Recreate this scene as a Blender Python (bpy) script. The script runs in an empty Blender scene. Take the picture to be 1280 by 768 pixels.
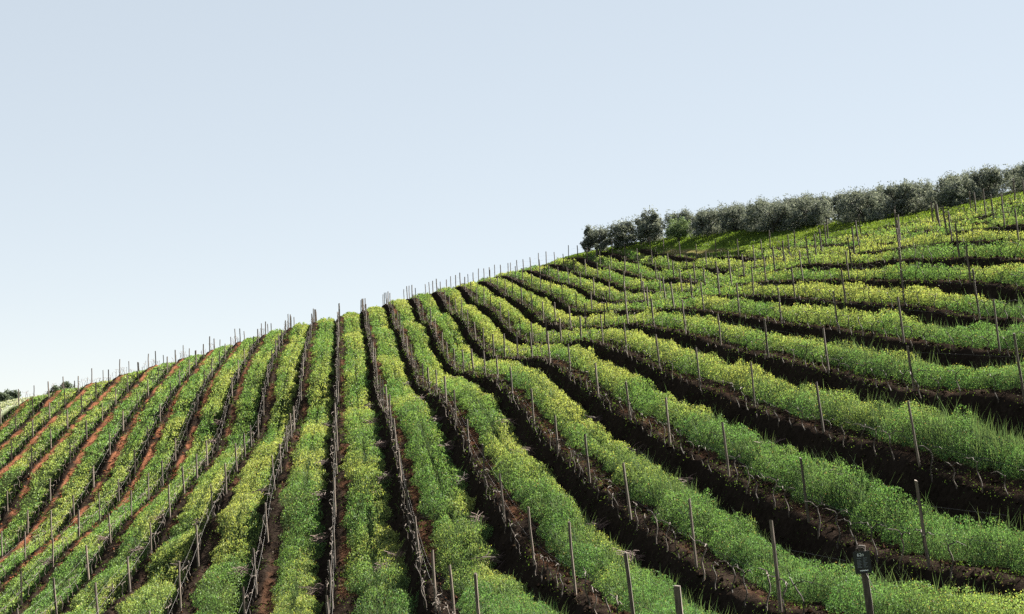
import bpy, math, random
import numpy as np
from mathutils import Vector, Matrix, Euler
random.seed(7); RNG = np.random.default_rng(11)
scene = bpy.context.scene; COL = scene.collection

SUN_STR, SKY_STR, SKY_GAIN, SKY_AIR, SKY_DUST, EXPO = 5.0, .12, (.728, .734, .722), .6, 0.0, 2.75
GRID = [
[-1546,-1479,-1411,-1343,-1275,-1205,-1135,-1064,-992,-919,-846,-772,-698,-624,-550,-477,-404,-334,-266,-202,-141,-86,-38,2,33,55,65,66,59,45,27,10,-5,-14,-13,-1,23,59,106,162,227,299,376,458,544,632,722,814,906,999,1093,1187,1280,1373,1466,1559,1651,1743,1834,1925,2015,2104,2193,2282,2370,2457,2544,2631,2717,2803,2889,2974,3059,3144,3228,3312,3396,3480,3564,3647,3731],
[-1607,-1540,-1473,-1405,-1337,-1268,-1199,-1128,-1057,-985,-912,-839,-765,-691,-617,-544,-471,-400,-331,-264,-202,-144,-92,-48,-13,12,26,30,24,12,-3,-19,-32,-38,-33,-17,13,55,109,171,242,319,400,486,575,665,757,851,945,1039,1133,1227,1321,1415,1508,1600,1692,1784,1875,1965,2055,2144,2233,2321,2409,2496,2583,2670,2756,2841,2927,3012,3096,3181,3265,3349,3433,3516,3600,3683,3767],
[-1667,-1601,-1534,-1467,-1400,-1331,-1262,-1193,-1122,-1051,-979,-906,-832,-759,-685,-611,-538,-466,-396,-328,-263,-202,-147,-99,-60,-31,-13,-6,-10,-20,-34,-49,-60,-63,-55,-33,3,52,112,181,257,339,425,515,606,699,794,888,984,1079,1174,1268,1363,1456,1549,1642,1734,1825,1916,2006,2096,2185,2273,2361,2448,2535,2622,2708,2794,2879,2964,3049,3133,3218,3302,3385,3469,3553,3636,3719,3803],
[-1727,-1661,-1595,-1529,-1462,-1394,-1326,-1257,-1187,-1116,-1045,-973,-900,-827,-753,-680,-606,-534,-462,-393,-326,-263,-204,-152,-108,-74,-52,-43,-45,-54,-66,-79,-88,-90,-79,-51,-7,50,117,193,275,362,452,545,640,735,831,927,1023,1119,1215,1310,1404,1498,1591,1684,1776,1867,1957,2047,2136,2225,2313,2401,2488,2574,2660,2746,2832,2917,3002,3086,3170,3255,3338,3422,3506,3589,3672,3755,3839],
[-1786,-1721,-1655,-1590,-1523,-1457,-1389,-1321,-1252,-1182,-1112,-1040,-968,-896,-823,-749,-676,-603,-531,-461,-392,-326,-264,-208,-159,-119,-92,-80,-81,-89,-99,-109,-118,-119,-104,-69,-16,50,125,208,296,388,483,579,675,773,870,968,1065,1161,1257,1352,1447,1541,1634,1726,1818,1908,1999,2088,2177,2265,2353,2440,2527,2613,2699,2785,2870,2955,3039,3123,3207,3291,3375,3458,3542,3625,3708,3791,3874],
[-1844,-1779,-1715,-1650,-1584,-1518,-1452,-1384,-1316,-1248,-1178,-1108,-1037,-965,-893,-820,-748,-675,-603,-531,-461,-394,-329,-269,-214,-169,-135,-120,-122,-128,-134,-140,-147,-149,-130,-85,-22,54,138,229,322,419,517,615,714,813,912,1010,1108,1204,1300,1396,1490,1584,1677,1769,1860,1950,2040,2129,2218,2306,2393,2480,2566,2652,2738,2823,2908,2992,3076,3160,3244,3328,3411,3495,3578,3661,3744,3827,3910],
[-1901,-1837,-1773,-1709,-1644,-1579,-1514,-1447,-1380,-1313,-1244,-1175,-1106,-1035,-964,-892,-821,-749,-677,-605,-535,-466,-400,-337,-278,-227,-186,-168,-171,-172,-172,-172,-174,-178,-153,-95,-20,66,159,255,354,454,555,656,756,856,956,1054,1152,1249,1345,1440,1534,1628,1720,1812,1902,1992,2082,2170,2258,2346,2433,2519,2605,2691,2776,2861,2945,3030,3114,3197,3281,3364,3448,3531,3614,3697,3780,3862,3945],
[-1956,-1893,-1830,-1766,-1703,-1639,-1574,-1509,-1444,-1377,-1310,-1243,-1174,-1105,-1036,-966,-895,-824,-753,-683,-613,-544,-477,-413,-353,-300,-257,-233,-226,-221,-215,-210,-206,-197,-161,-93,-7,88,188,290,393,496,598,700,802,902,1002,1101,1198,1295,1391,1485,1579,1672,1764,1855,1945,2035,2124,2212,2299,2386,2473,2559,2644,2729,2814,2899,2983,3067,3151,3234,3317,3401,3484,3567,3649,3732,3815,3898,3980],
[-2009,-1947,-1885,-1822,-1760,-1697,-1634,-1570,-1506,-1441,-1375,-1309,-1243,-1175,-1108,-1039,-970,-901,-832,-763,-695,-627,-561,-498,-438,-384,-339,-309,-292,-279,-265,-251,-235,-214,-162,-79,17,121,226,332,438,542,646,749,850,951,1050,1149,1246,1342,1437,1532,1625,1717,1808,1899,1988,2077,2165,2253,2340,2427,2513,2598,2683,2768,2852,2936,3020,3104,3187,3270,3354,3437,3519,3602,3685,3767,3850,3933,4015],
[-2060,-1999,-1937,-1876,-1815,-1753,-1691,-1629,-1566,-1503,-1439,-1375,-1310,-1245,-1179,-1113,-1046,-979,-912,-846,-779,-714,-650,-588,-530,-477,-432,-398,-372,-349,-326,-301,-269,-223,-150,-53,54,164,274,382,489,594,698,801,902,1002,1101,1199,1295,1391,1485,1579,1671,1762,1853,1943,2032,2120,2207,2294,2381,2467,2552,2637,2722,2806,2890,2974,3057,3141,3224,3307,3389,3472,3555,3637,3720,3802,3885,3967,4050],
[-2108,-2048,-1988,-1928,-1868,-1807,-1746,-1686,-1624,-1563,-1501,-1439,-1376,-1313,-1249,-1186,-1121,-1057,-993,-929,-865,-802,-741,-682,-626,-575,-529,-490,-456,-423,-389,-351,-303,-232,-133,-17,102,218,330,439,545,650,753,855,956,1055,1153,1250,1346,1440,1534,1626,1718,1808,1898,1987,2075,2162,2249,2336,2421,2507,2592,2676,2760,2844,2928,3011,3094,3177,3260,3342,3425,3507,3590,3672,3755,3837,3919,4001,4084],
[-2154,-2095,-2036,-1977,-1918,-1858,-1799,-1740,-1680,-1621,-1561,-1500,-1440,-1379,-1318,-1257,-1195,-1134,-1072,-1011,-950,-890,-832,-775,-722,-672,-625,-582,-540,-496,-449,-397,-336,-240,-110,30,159,279,391,499,605,708,810,911,1011,1109,1206,1302,1397,1490,1583,1674,1764,1854,1943,2031,2118,2205,2291,2377,2462,2546,2631,2715,2798,2882,2965,3048,3130,3213,3296,3378,3460,3542,3625,3707,3789,3871,3953,4035,4117],
[-2196,-2138,-2080,-2022,-1965,-1907,-1849,-1791,-1733,-1675,-1617,-1559,-1501,-1443,-1384,-1325,-1266,-1208,-1149,-1090,-1032,-975,-919,-865,-813,-764,-716,-670,-620,-564,-499,-428,-364,-245,-76,89,225,343,454,560,664,767,868,968,1067,1164,1260,1354,1448,1540,1632,1722,1811,1900,1988,2075,2161,2247,2333,2417,2502,2586,2670,2753,2836,2919,3002,3084,3166,3249,3331,3413,3495,3577,3659,3741,3823,3905,3987,4069,4151],
[-2235,-2178,-2121,-2065,-2008,-1951,-1895,-1839,-1783,-1727,-1670,-1614,-1558,-1502,-1446,-1390,-1334,-1278,-1222,-1166,-1110,-1055,-1001,-949,-897,-848,-799,-749,-694,-627,-539,-429,-368,-234,-25,161,291,404,512,617,721,824,925,1024,1122,1218,1313,1407,1499,1590,1681,1770,1858,1946,2032,2119,2204,2289,2374,2458,2541,2625,2708,2791,2873,2956,3038,3120,3202,3284,3366,3448,3529,3611,3693,3775,3856,3938,4020,4102,4183],
[-2270,-2214,-2159,-2103,-2048,-1992,-1937,-1883,-1828,-1774,-1720,-1666,-1612,-1558,-1504,-1451,-1397,-1343,-1289,-1236,-1182,-1129,-1075,-1023,-971,-920,-869,-817,-759,-688,-592,-459,-335,-184,30,208,334,449,560,669,775,879,980,1080,1177,1273,1366,1459,1550,1640,1729,1817,1904,1991,2076,2162,2246,2330,2414,2498,2581,2663,2746,2828,2910,2992,3074,3155,3237,3319,3400,3482,3563,3645,3726,3808,3889,3971,4053,4134,4216],
[-2301,-2246,-2192,-2137,-2083,-2029,-1975,-1922,-1869,-1816,-1764,-1712,-1660,-1608,-1557,-1506,-1454,-1402,-1351,-1299,-1246,-1193,-1140,-1087,-1032,-978,-923,-866,-806,-736,-641,-475,-306,-135,40,210,349,478,600,715,826,932,1034,1134,1231,1326,1419,1510,1600,1689,1777,1864,1950,2035,2120,2204,2288,2371,2454,2537,2619,2701,2783,2865,2946,3028,3109,3190,3272,3353,3434,3515,3597,3678,3759,3841,3922,4003,4085,4166,4248],
[-2328,-2274,-2220,-2167,-2113,-2060,-2008,-1956,-1905,-1853,-1803,-1753,-1703,-1653,-1604,-1554,-1505,-1455,-1405,-1354,-1302,-1249,-1194,-1138,-1080,-1019,-956,-891,-823,-746,-634,-463,-264,-90,86,242,367,507,639,761,875,983,1087,1186,1283,1377,1470,1560,1649,1737,1823,1909,1994,2079,2163,2246,2329,2411,2493,2575,2657,2738,2820,2901,2982,3063,3144,3225,3306,3386,3467,3548,3629,3710,3792,3873,3954,4035,4117,4198,4279],
[-2350,-2297,-2244,-2191,-2139,-2087,-2036,-1985,-1935,-1885,-1836,-1787,-1739,-1691,-1644,-1596,-1548,-1500,-1451,-1400,-1348,-1295,-1238,-1178,-1113,-1044,-969,-889,-809,-727,-593,-391,-210,-43,138,288,404,552,686,810,925,1034,1138,1238,1334,1428,1519,1608,1696,1783,1869,1954,2038,2121,2204,2287,2369,2450,2532,2613,2694,2775,2855,2936,3017,3097,3178,3258,3339,3419,3500,3581,3662,3742,3823,3904,3986,4067,4148,4229,4310],
[-2367,-2315,-2263,-2211,-2159,-2108,-2058,-2008,-1959,-1911,-1863,-1816,-1769,-1723,-1676,-1630,-1583,-1536,-1488,-1438,-1385,-1330,-1271,-1206,-1136,-1057,-967,-867,-763,-693,-570,-346,-161,14,189,343,479,617,741,862,976,1085,1189,1288,1383,1476,1567,1655,1742,1828,1913,1997,2080,2162,2245,2326,2407,2488,2569,2650,2730,2810,2891,2971,3051,3131,3211,3291,3372,3452,3532,3613,3693,3774,3855,3936,4017,4098,4179,4260,4341],
[-2379,-2328,-2276,-2225,-2174,-2124,-2074,-2025,-1977,-1930,-1883,-1837,-1792,-1746,-1701,-1656,-1610,-1564,-1516,-1465,-1412,-1355,-1293,-1225,-1148,-1061,-961,-842,-697,-609,-507,-287,-116,64,236,389,529,671,791,912,1027,1135,1237,1336,1431,1523,1612,1700,1786,1871,1955,2038,2121,2202,2284,2365,2445,2525,2606,2686,2765,2845,2925,3005,3084,3164,3244,3324,3404,3484,3564,3644,3724,3805,3886,3966,4047,4128,4209,4290,4371],
[-2386,-2335,-2284,-2233,-2183,-2133,-2085,-2036,-1989,-1942,-1897,-1851,-1807,-1762,-1718,-1673,-1628,-1582,-1534,-1483,-1429,-1370,-1305,-1233,-1151,-1059,-955,-837,-703,-544,-414,-220,-43,129,285,431,567,720,837,962,1076,1182,1284,1381,1475,1567,1656,1743,1828,1913,1996,2078,2160,2241,2321,2402,2482,2561,2641,2720,2800,2879,2958,3037,3117,3196,3276,3355,3435,3515,3595,3675,3755,3835,3916,3996,4077,4158,4239,4320,4401],
[-2388,-2337,-2286,-2236,-2186,-2137,-2088,-2041,-1994,-1948,-1903,-1858,-1814,-1770,-1726,-1682,-1637,-1590,-1542,-1491,-1436,-1375,-1307,-1230,-1142,-1043,-929,-793,-615,-395,-302,-142,32,194,345,483,614,763,890,1013,1122,1226,1326,1423,1517,1608,1697,1783,1868,1952,2034,2116,2197,2278,2358,2437,2517,2596,2675,2754,2833,2912,2991,3070,3149,3228,3307,3386,3465,3545,3625,3705,3785,3865,3945,4026,4106,4187,4268,4349,4430],
[-2384,-2333,-2283,-2233,-2183,-2134,-2086,-2039,-1992,-1946,-1901,-1857,-1813,-1769,-1725,-1681,-1636,-1589,-1540,-1488,-1432,-1369,-1298,-1216,-1122,-1014,-890,-752,-605,-386,-249,-80,95,255,399,531,657,803,932,1050,1158,1263,1365,1462,1556,1647,1735,1821,1906,1989,2071,2152,2233,2313,2392,2472,2551,2629,2708,2787,2865,2944,3022,3101,3179,3258,3337,3416,3495,3575,3654,3734,3814,3894,3974,4055,4135,4216,4297,4378,4459],
[-2375,-2324,-2274,-2224,-2174,-2125,-2077,-2030,-1983,-1937,-1892,-1848,-1803,-1759,-1715,-1670,-1625,-1578,-1528,-1476,-1418,-1353,-1279,-1194,-1093,-973,-834,-672,-513,-331,-191,-15,151,308,443,576,696,830,964,1072,1187,1296,1399,1498,1592,1683,1771,1857,1941,2024,2105,2186,2267,2346,2426,2505,2583,2662,2740,2818,2896,2975,3053,3131,3209,3288,3367,3445,3525,3604,3683,3763,3843,3923,4003,4083,4164,4244,4325,4406,4487],
[-2360,-2309,-2259,-2209,-2159,-2110,-2062,-2014,-1968,-1921,-1876,-1831,-1786,-1741,-1696,-1651,-1604,-1556,-1506,-1452,-1393,-1328,-1252,-1164,-1059,-932,-779,-612,-445,-281,-127,39,201,354,488,618,734,874,983,1104,1220,1328,1432,1531,1626,1716,1804,1890,1974,2056,2138,2219,2299,2378,2457,2536,2615,2693,2771,2849,2927,3004,3082,3160,3239,3317,3395,3474,3553,3632,3711,3791,3871,3951,4031,4111,4192,4272,4353,4434,4515],
[-2340,-2289,-2238,-2188,-2138,-2089,-2040,-1992,-1945,-1898,-1852,-1806,-1761,-1715,-1669,-1622,-1574,-1525,-1473,-1418,-1358,-1292,-1217,-1129,-1023,-894,-737,-574,-402,-237,-82,68,221,372,518,654,765,918,1011,1136,1250,1358,1463,1562,1657,1747,1835,1921,2005,2087,2169,2249,2329,2409,2488,2566,2645,2723,2800,2878,2956,3033,3111,3189,3267,3345,3423,3502,3581,3660,3739,3818,3898,3978,4058,4138,4219,4300,4380,4461,4542],
[-2315,-2264,-2213,-2162,-2112,-2062,-2013,-1964,-1916,-1869,-1821,-1774,-1727,-1680,-1632,-1584,-1534,-1483,-1429,-1372,-1311,-1245,-1171,-1085,-983,-857,-704,-545,-369,-190,-48,89,241,385,530,680,793,932,1049,1168,1267,1383,1492,1592,1686,1776,1864,1949,2033,2116,2198,2279,2359,2438,2517,2595,2673,2751,2829,2906,2984,3061,3139,3217,3294,3372,3451,3529,3608,3687,3766,3845,3925,4005,4085,4165,4246,4327,4407,4488,4569],
[-2285,-2233,-2182,-2130,-2080,-2029,-1979,-1930,-1881,-1832,-1784,-1736,-1687,-1638,-1588,-1537,-1485,-1431,-1374,-1314,-1251,-1184,-1111,-1030,-934,-818,-674,-519,-339,-167,-21,117,266,409,556,707,815,953,1075,1188,1293,1421,1524,1620,1713,1803,1890,1976,2060,2143,2225,2306,2386,2466,2545,2623,2701,2779,2857,2934,3011,3089,3166,3244,3321,3399,3477,3556,3634,3713,3792,3872,3951,4031,4111,4192,4272,4353,4434,4515,4596],
[-2250,-2198,-2146,-2094,-2042,-1991,-1941,-1890,-1840,-1790,-1740,-1690,-1640,-1589,-1536,-1483,-1427,-1369,-1309,-1245,-1178,-1107,-1033,-954,-865,-749,-616,-482,-303,-147,7,148,284,425,585,741,834,979,1097,1204,1310,1432,1543,1643,1737,1827,1915,2001,2086,2169,2251,2333,2413,2493,2572,2650,2728,2806,2883,2960,3038,3115,3192,3270,3347,3425,3503,3581,3660,3739,3818,3897,3977,4057,4137,4218,4298,4379,4460,4541,4623],
[-2211,-2158,-2105,-2053,-2000,-1948,-1897,-1845,-1794,-1743,-1691,-1639,-1587,-1533,-1478,-1421,-1362,-1300,-1235,-1166,-1093,-1015,-934,-852,-770,-640,-521,-387,-265,-120,53,192,305,445,596,767,866,997,1130,1249,1360,1467,1569,1667,1760,1850,1938,2025,2110,2194,2277,2358,2439,2519,2598,2676,2754,2832,2909,2986,3063,3140,3218,3295,3372,3450,3528,3606,3685,3764,3843,3923,4002,4082,4163,4243,4324,4405,4486,4568,4649],
[-2168,-2114,-2061,-2007,-1954,-1901,-1848,-1795,-1743,-1690,-1637,-1583,-1528,-1472,-1414,-1354,-1291,-1225,-1155,-1080,-998,-911,-816,-716,-618,-524,-425,-294,-200,-63,131,274,354,481,623,792,894,1020,1161,1289,1403,1503,1598,1691,1783,1873,1961,2048,2134,2219,2302,2383,2464,2544,2623,2701,2779,2857,2934,3011,3088,3165,3242,3320,3397,3475,3553,3631,3710,3789,3868,3947,4027,4107,4188,4269,4350,4431,4512,4593,4675],
[-2121,-2067,-2012,-1958,-1904,-1850,-1796,-1742,-1687,-1633,-1578,-1522,-1465,-1406,-1346,-1283,-1216,-1146,-1071,-990,-902,-804,-696,-572,-432,-369,-293,-190,-90,42,239,368,408,534,676,825,931,1051,1195,1326,1439,1536,1627,1717,1806,1896,1985,2072,2159,2243,2326,2408,2489,2569,2648,2726,2804,2882,2959,3036,3113,3189,3267,3344,3421,3499,3577,3655,3734,3813,3892,3972,4052,4132,4213,4294,4375,4456,4538,4619,4701],
[-2071,-2016,-1960,-1905,-1850,-1795,-1739,-1684,-1629,-1573,-1516,-1458,-1399,-1337,-1274,-1208,-1138,-1065,-986,-901,-809,-708,-597,-479,-361,-262,-171,-54,80,207,344,434,481,605,725,859,976,1112,1249,1373,1480,1573,1657,1744,1832,1921,2010,2098,2184,2268,2351,2433,2514,2594,2672,2751,2828,2906,2983,3059,3136,3213,3290,3367,3445,3522,3600,3679,3757,3836,3916,3996,4076,4156,4237,4318,4400,4481,4563,4645,4727],
[-2018,-1962,-1905,-1849,-1793,-1737,-1680,-1624,-1567,-1509,-1450,-1391,-1329,-1266,-1200,-1131,-1059,-982,-901,-814,-720,-619,-510,-397,-286,-173,-76,29,183,305,411,477,526,672,782,908,1026,1170,1306,1426,1527,1614,1690,1776,1863,1950,2038,2125,2210,2294,2377,2458,2539,2618,2697,2775,2852,2929,3006,3083,3159,3236,3313,3390,3467,3545,3623,3702,3781,3860,3939,4019,4100,4181,4262,4343,4424,4506,4588,4670,4752],
[-1963,-1906,-1848,-1791,-1734,-1676,-1619,-1561,-1503,-1443,-1383,-1322,-1258,-1193,-1125,-1053,-979,-900,-817,-728,-634,-533,-424,-307,-180,-83,24,154,292,403,496,559,624,753,867,971,1074,1196,1352,1475,1576,1663,1739,1817,1899,1983,2068,2154,2238,2321,2403,2484,2564,2643,2721,2799,2876,2953,3029,3106,3182,3259,3335,3413,3490,3568,3646,3724,3803,3883,3963,4043,4123,4204,4286,4367,4449,4531,4614,4696,4778],
[-1906,-1848,-1790,-1731,-1673,-1614,-1556,-1496,-1437,-1376,-1314,-1251,-1186,-1119,-1049,-975,-898,-818,-733,-643,-548,-448,-340,-223,-89,4,120,245,377,499,590,657,735,850,953,1057,1147,1243,1377,1510,1621,1713,1788,1861,1937,2017,2100,2183,2266,2348,2429,2509,2588,2667,2745,2822,2899,2975,3052,3128,3204,3281,3358,3435,3512,3590,3668,3747,3826,3906,3986,4066,4147,4228,4310,4392,4474,4556,4639,4722,4804],
[-1848,-1789,-1729,-1670,-1611,-1551,-1491,-1431,-1370,-1308,-1245,-1180,-1114,-1045,-973,-898,-819,-736,-649,-558,-463,-362,-254,-132,1,78,199,323,452,567,658,737,819,922,1017,1140,1225,1303,1421,1555,1672,1763,1836,1903,1973,2049,2131,2213,2295,2375,2455,2534,2613,2691,2769,2845,2922,2998,3074,3150,3226,3303,3379,3456,3534,3612,3690,3769,3848,3928,4008,4089,4170,4252,4334,4416,4499,4582,4664,4747,4831],
[-1789,-1729,-1668,-1608,-1548,-1487,-1426,-1365,-1303,-1240,-1176,-1110,-1042,-972,-898,-821,-741,-656,-567,-474,-376,-275,-169,-49,72,160,276,391,513,622,708,786,869,991,1091,1192,1289,1376,1489,1617,1733,1819,1883,1941,2004,2079,2161,2243,2322,2401,2481,2560,2638,2715,2792,2869,2945,3020,3096,3172,3248,3324,3400,3477,3555,3633,3712,3791,3870,3951,4031,4112,4194,4276,4358,4441,4524,4607,4690,4774,4857],
[-1730,-1669,-1607,-1546,-1484,-1423,-1361,-1299,-1236,-1172,-1107,-1040,-971,-900,-826,-747,-665,-579,-487,-391,-290,-184,-75,48,150,240,345,452,569,674,750,812,880,1029,1149,1247,1354,1445,1555,1684,1804,1878,1930,1976,2031,2104,2186,2267,2347,2427,2506,2585,2663,2740,2816,2892,2967,3042,3118,3193,3269,3345,3421,3498,3576,3654,3733,3812,3892,3973,4054,4136,4218,4300,4383,4466,4549,4633,4716,4800,4884],
[-1672,-1609,-1547,-1484,-1422,-1359,-1296,-1233,-1170,-1105,-1040,-972,-903,-831,-756,-677,-594,-506,-413,-314,-208,-95,25,165,232,329,421,519,627,731,810,869,937,1067,1205,1306,1410,1501,1609,1746,1866,1931,1974,2013,2064,2132,2210,2291,2371,2451,2531,2610,2687,2764,2840,2915,2990,3064,3139,3214,3290,3366,3442,3519,3597,3675,3754,3834,3915,3995,4077,4159,4241,4324,4407,4491,4575,4659,4743,4827,4911],
[-1614,-1550,-1487,-1423,-1360,-1297,-1233,-1169,-1105,-1040,-974,-906,-837,-765,-690,-611,-528,-440,-346,-246,-139,-25,103,236,323,416,497,590,696,810,893,956,1027,1137,1274,1375,1471,1564,1675,1809,1913,1975,2015,2053,2103,2166,2239,2317,2396,2477,2557,2635,2712,2788,2863,2937,3012,3086,3160,3235,3310,3386,3462,3540,3618,3696,3776,3856,3937,4018,4100,4182,4265,4349,4432,4516,4601,4685,4770,4855,4940],
[-1558,-1493,-1429,-1364,-1300,-1236,-1171,-1107,-1042,-977,-911,-843,-774,-703,-628,-550,-468,-380,-288,-190,-89,13,114,212,348,475,557,658,780,905,988,1054,1131,1235,1354,1446,1539,1643,1763,1889,1969,2019,2054,2091,2141,2201,2270,2344,2423,2503,2583,2661,2738,2813,2886,2960,3033,3107,3181,3255,3330,3406,3483,3560,3638,3717,3797,3878,3959,4041,4123,4206,4290,4374,4458,4543,4627,4712,4798,4883,4968],
[-1504,-1438,-1373,-1307,-1242,-1177,-1112,-1047,-981,-916,-850,-783,-715,-645,-572,-495,-414,-329,-238,-143,-46,45,123,200,355,501,616,725,847,961,1051,1131,1218,1316,1415,1504,1600,1712,1834,1944,2014,2060,2093,2133,2182,2238,2302,2374,2451,2531,2611,2688,2763,2837,2910,2982,3055,3128,3201,3275,3350,3426,3503,3580,3659,3738,3819,3900,3982,4064,4147,4231,4315,4399,4484,4569,4655,4740,4826,4912,4998],
[-1453,-1386,-1319,-1253,-1186,-1120,-1054,-989,-923,-858,-792,-726,-659,-590,-519,-445,-367,-285,-196,-102,-3,94,170,244,369,500,634,772,893,995,1092,1187,1286,1386,1477,1566,1665,1778,1898,1989,2056,2104,2141,2181,2226,2277,2335,2403,2479,2559,2640,2715,2788,2861,2932,3004,3075,3148,3221,3295,3370,3446,3523,3601,3680,3760,3840,3922,4005,4088,4171,4256,4341,4426,4511,4597,4683,4769,4855,4942,5028],
[-1406,-1338,-1270,-1202,-1134,-1067,-1000,-934,-868,-803,-738,-673,-607,-540,-472,-401,-326,-248,-163,-70,32,142,204,270,382,493,620,779,918,1024,1122,1226,1337,1445,1535,1629,1734,1854,1962,2036,2097,2151,2198,2237,2275,2317,2368,2431,2506,2587,2667,2741,2812,2883,2954,3025,3096,3168,3240,3314,3389,3465,3542,3621,3700,3781,3863,3945,4028,4112,4196,4281,4367,4453,4539,4625,4712,4799,4886,4973,5060],
[-1363,-1293,-1224,-1154,-1086,-1018,-950,-883,-817,-751,-687,-622,-558,-493,-428,-361,-291,-217,-138,-53,43,156,213,272,377,488,624,788,933,1046,1142,1250,1365,1477,1575,1676,1784,1901,1998,2070,2130,2195,2254,2289,2321,2357,2401,2459,2531,2611,2689,2763,2835,2905,2975,3045,3116,3187,3260,3333,3408,3485,3562,3641,3722,3803,3885,3968,4052,4137,4222,4308,4394,4481,4568,4655,4742,4830,4917,5005,5093],
[-1324,-1253,-1183,-1112,-1042,-972,-904,-836,-769,-703,-639,-575,-512,-450,-387,-324,-258,-189,-116,-39,42,171,251,296,379,484,624,801,951,1060,1166,1280,1394,1497,1597,1711,1821,1940,2030,2101,2164,2234,2293,2331,2363,2397,2439,2495,2563,2638,2713,2786,2857,2927,2996,3065,3135,3206,3278,3352,3427,3504,3582,3662,3743,3825,3908,3992,4077,4163,4249,4336,4423,4510,4598,4686,4774,4862,4950,5038,5127],
[-1292,-1219,-1147,-1075,-1003,-932,-862,-793,-726,-659,-594,-531,-469,-409,-349,-289,-228,-163,-91,-10,83,182,230,283,363,477,632,815,978,1090,1200,1323,1432,1527,1629,1749,1856,1962,2054,2128,2196,2266,2324,2364,2399,2435,2480,2535,2600,2670,2741,2812,2881,2949,3017,3085,3154,3225,3297,3371,3447,3524,3603,3683,3765,3848,3932,4017,4103,4190,4277,4365,4452,4541,4629,4718,4807,4895,4984,5073,5162],
[-1266,-1192,-1117,-1044,-970,-898,-826,-756,-687,-620,-554,-491,-430,-370,-313,-256,-200,-140,-72,10,108,193,199,253,333,459,628,823,994,1102,1220,1348,1456,1549,1661,1775,1871,1968,2072,2153,2223,2289,2347,2392,2432,2473,2520,2577,2640,2706,2773,2839,2906,2972,3038,3105,3173,3244,3316,3390,3466,3544,3624,3705,3788,3872,3957,4043,4130,4218,4306,4395,4484,4573,4662,4751,4841,4930,5020,5109,5199],
[-1247,-1171,-1095,-1019,-944,-870,-796,-724,-654,-585,-518,-454,-393,-334,-279,-225,-173,-121,-64,8,113,202,179,223,304,432,611,821,996,1104,1226,1364,1474,1565,1676,1794,1892,1980,2079,2166,2241,2308,2368,2420,2467,2513,2565,2623,2683,2745,2807,2870,2932,2995,3059,3125,3193,3262,3334,3409,3485,3564,3645,3728,3812,3897,3983,4071,4159,4248,4337,4426,4516,4606,4696,4787,4877,4967,5057,5147,5238],
[-1237,-1159,-1081,-1003,-926,-849,-774,-699,-627,-556,-488,-423,-360,-302,-246,-194,-145,-100,-59,-20,71,127,139,179,264,406,601,822,1011,1124,1245,1376,1481,1570,1672,1789,1890,1976,2077,2171,2254,2326,2392,2453,2507,2558,2615,2672,2729,2786,2843,2901,2959,3019,3081,3145,3212,3281,3353,3428,3505,3585,3667,3751,3837,3923,4011,4100,4189,4279,4369,4460,4551,4642,4732,4823,4914,5005,5096,5187,5278],
[-1235,-1155,-1075,-996,-916,-837,-759,-682,-607,-534,-464,-396,-333,-273,-216,-163,-113,-65,-22,21,85,81,89,120,205,361,569,794,983,1107,1234,1366,1473,1558,1661,1779,1885,1975,2078,2179,2269,2348,2421,2494,2559,2616,2672,2726,2777,2828,2880,2932,2987,3043,3102,3164,3230,3299,3372,3447,3526,3607,3691,3776,3863,3951,4040,4130,4221,4312,4404,4495,4587,4679,4771,4862,4954,5046,5137,5229,5320],
[-1244,-1162,-1080,-998,-916,-835,-754,-674,-596,-520,-447,-377,-311,-250,-192,-137,-84,-29,28,82,105,68,53,71,151,305,521,759,952,1065,1201,1346,1455,1540,1639,1755,1868,1969,2079,2190,2291,2378,2459,2544,2618,2680,2732,2780,2825,2869,2915,2962,3012,3065,3122,3183,3248,3317,3391,3467,3547,3630,3715,3803,3891,3981,4072,4163,4255,4348,4440,4533,4625,4718,4811,4903,4996,5088,5180,5272,5364],
[-1263,-1179,-1095,-1011,-927,-843,-759,-676,-594,-515,-438,-365,-297,-235,-177,-123,-71,-15,49,121,171,78,18,20,96,246,464,702,898,1032,1177,1318,1427,1516,1609,1725,1841,1951,2075,2204,2319,2414,2507,2598,2678,2740,2787,2828,2867,2906,2946,2989,3035,3086,3141,3201,3266,3336,3410,3488,3570,3655,3742,3831,3921,4013,4105,4198,4292,4385,4479,4573,4666,4760,4853,4946,5039,5132,5225,5318,5410],
[-1294,-1209,-1123,-1036,-950,-863,-776,-689,-604,-520,-440,-363,-293,-229,-173,-124,-82,-41,0,40,54,-22,-67,-51,39,199,416,652,852,1003,1146,1283,1392,1477,1569,1686,1809,1931,2069,2215,2345,2448,2547,2641,2724,2784,2828,2865,2900,2935,2971,3011,3055,3103,3157,3217,3283,3354,3430,3510,3594,3681,3771,3862,3954,4047,4141,4236,4331,4425,4520,4615,4709,4804,4898,4992,5086,5179,5272,5366,5459],
[-1338,-1250,-1163,-1074,-985,-896,-806,-715,-626,-538,-452,-372,-297,-232,-177,-137,-110,-97,-95,-111,-156,-194,-194,-149,-39,133,354,598,802,950,1091,1231,1337,1416,1504,1624,1755,1892,2042,2206,2350,2457,2560,2660,2748,2805,2849,2886,2920,2954,2989,3028,3070,3118,3172,3233,3300,3373,3451,3534,3621,3711,3802,3896,3990,4085,4181,4276,4372,4468,4564,4660,4755,4850,4945,5040,5134,5228,5322,5416,5509],
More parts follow.
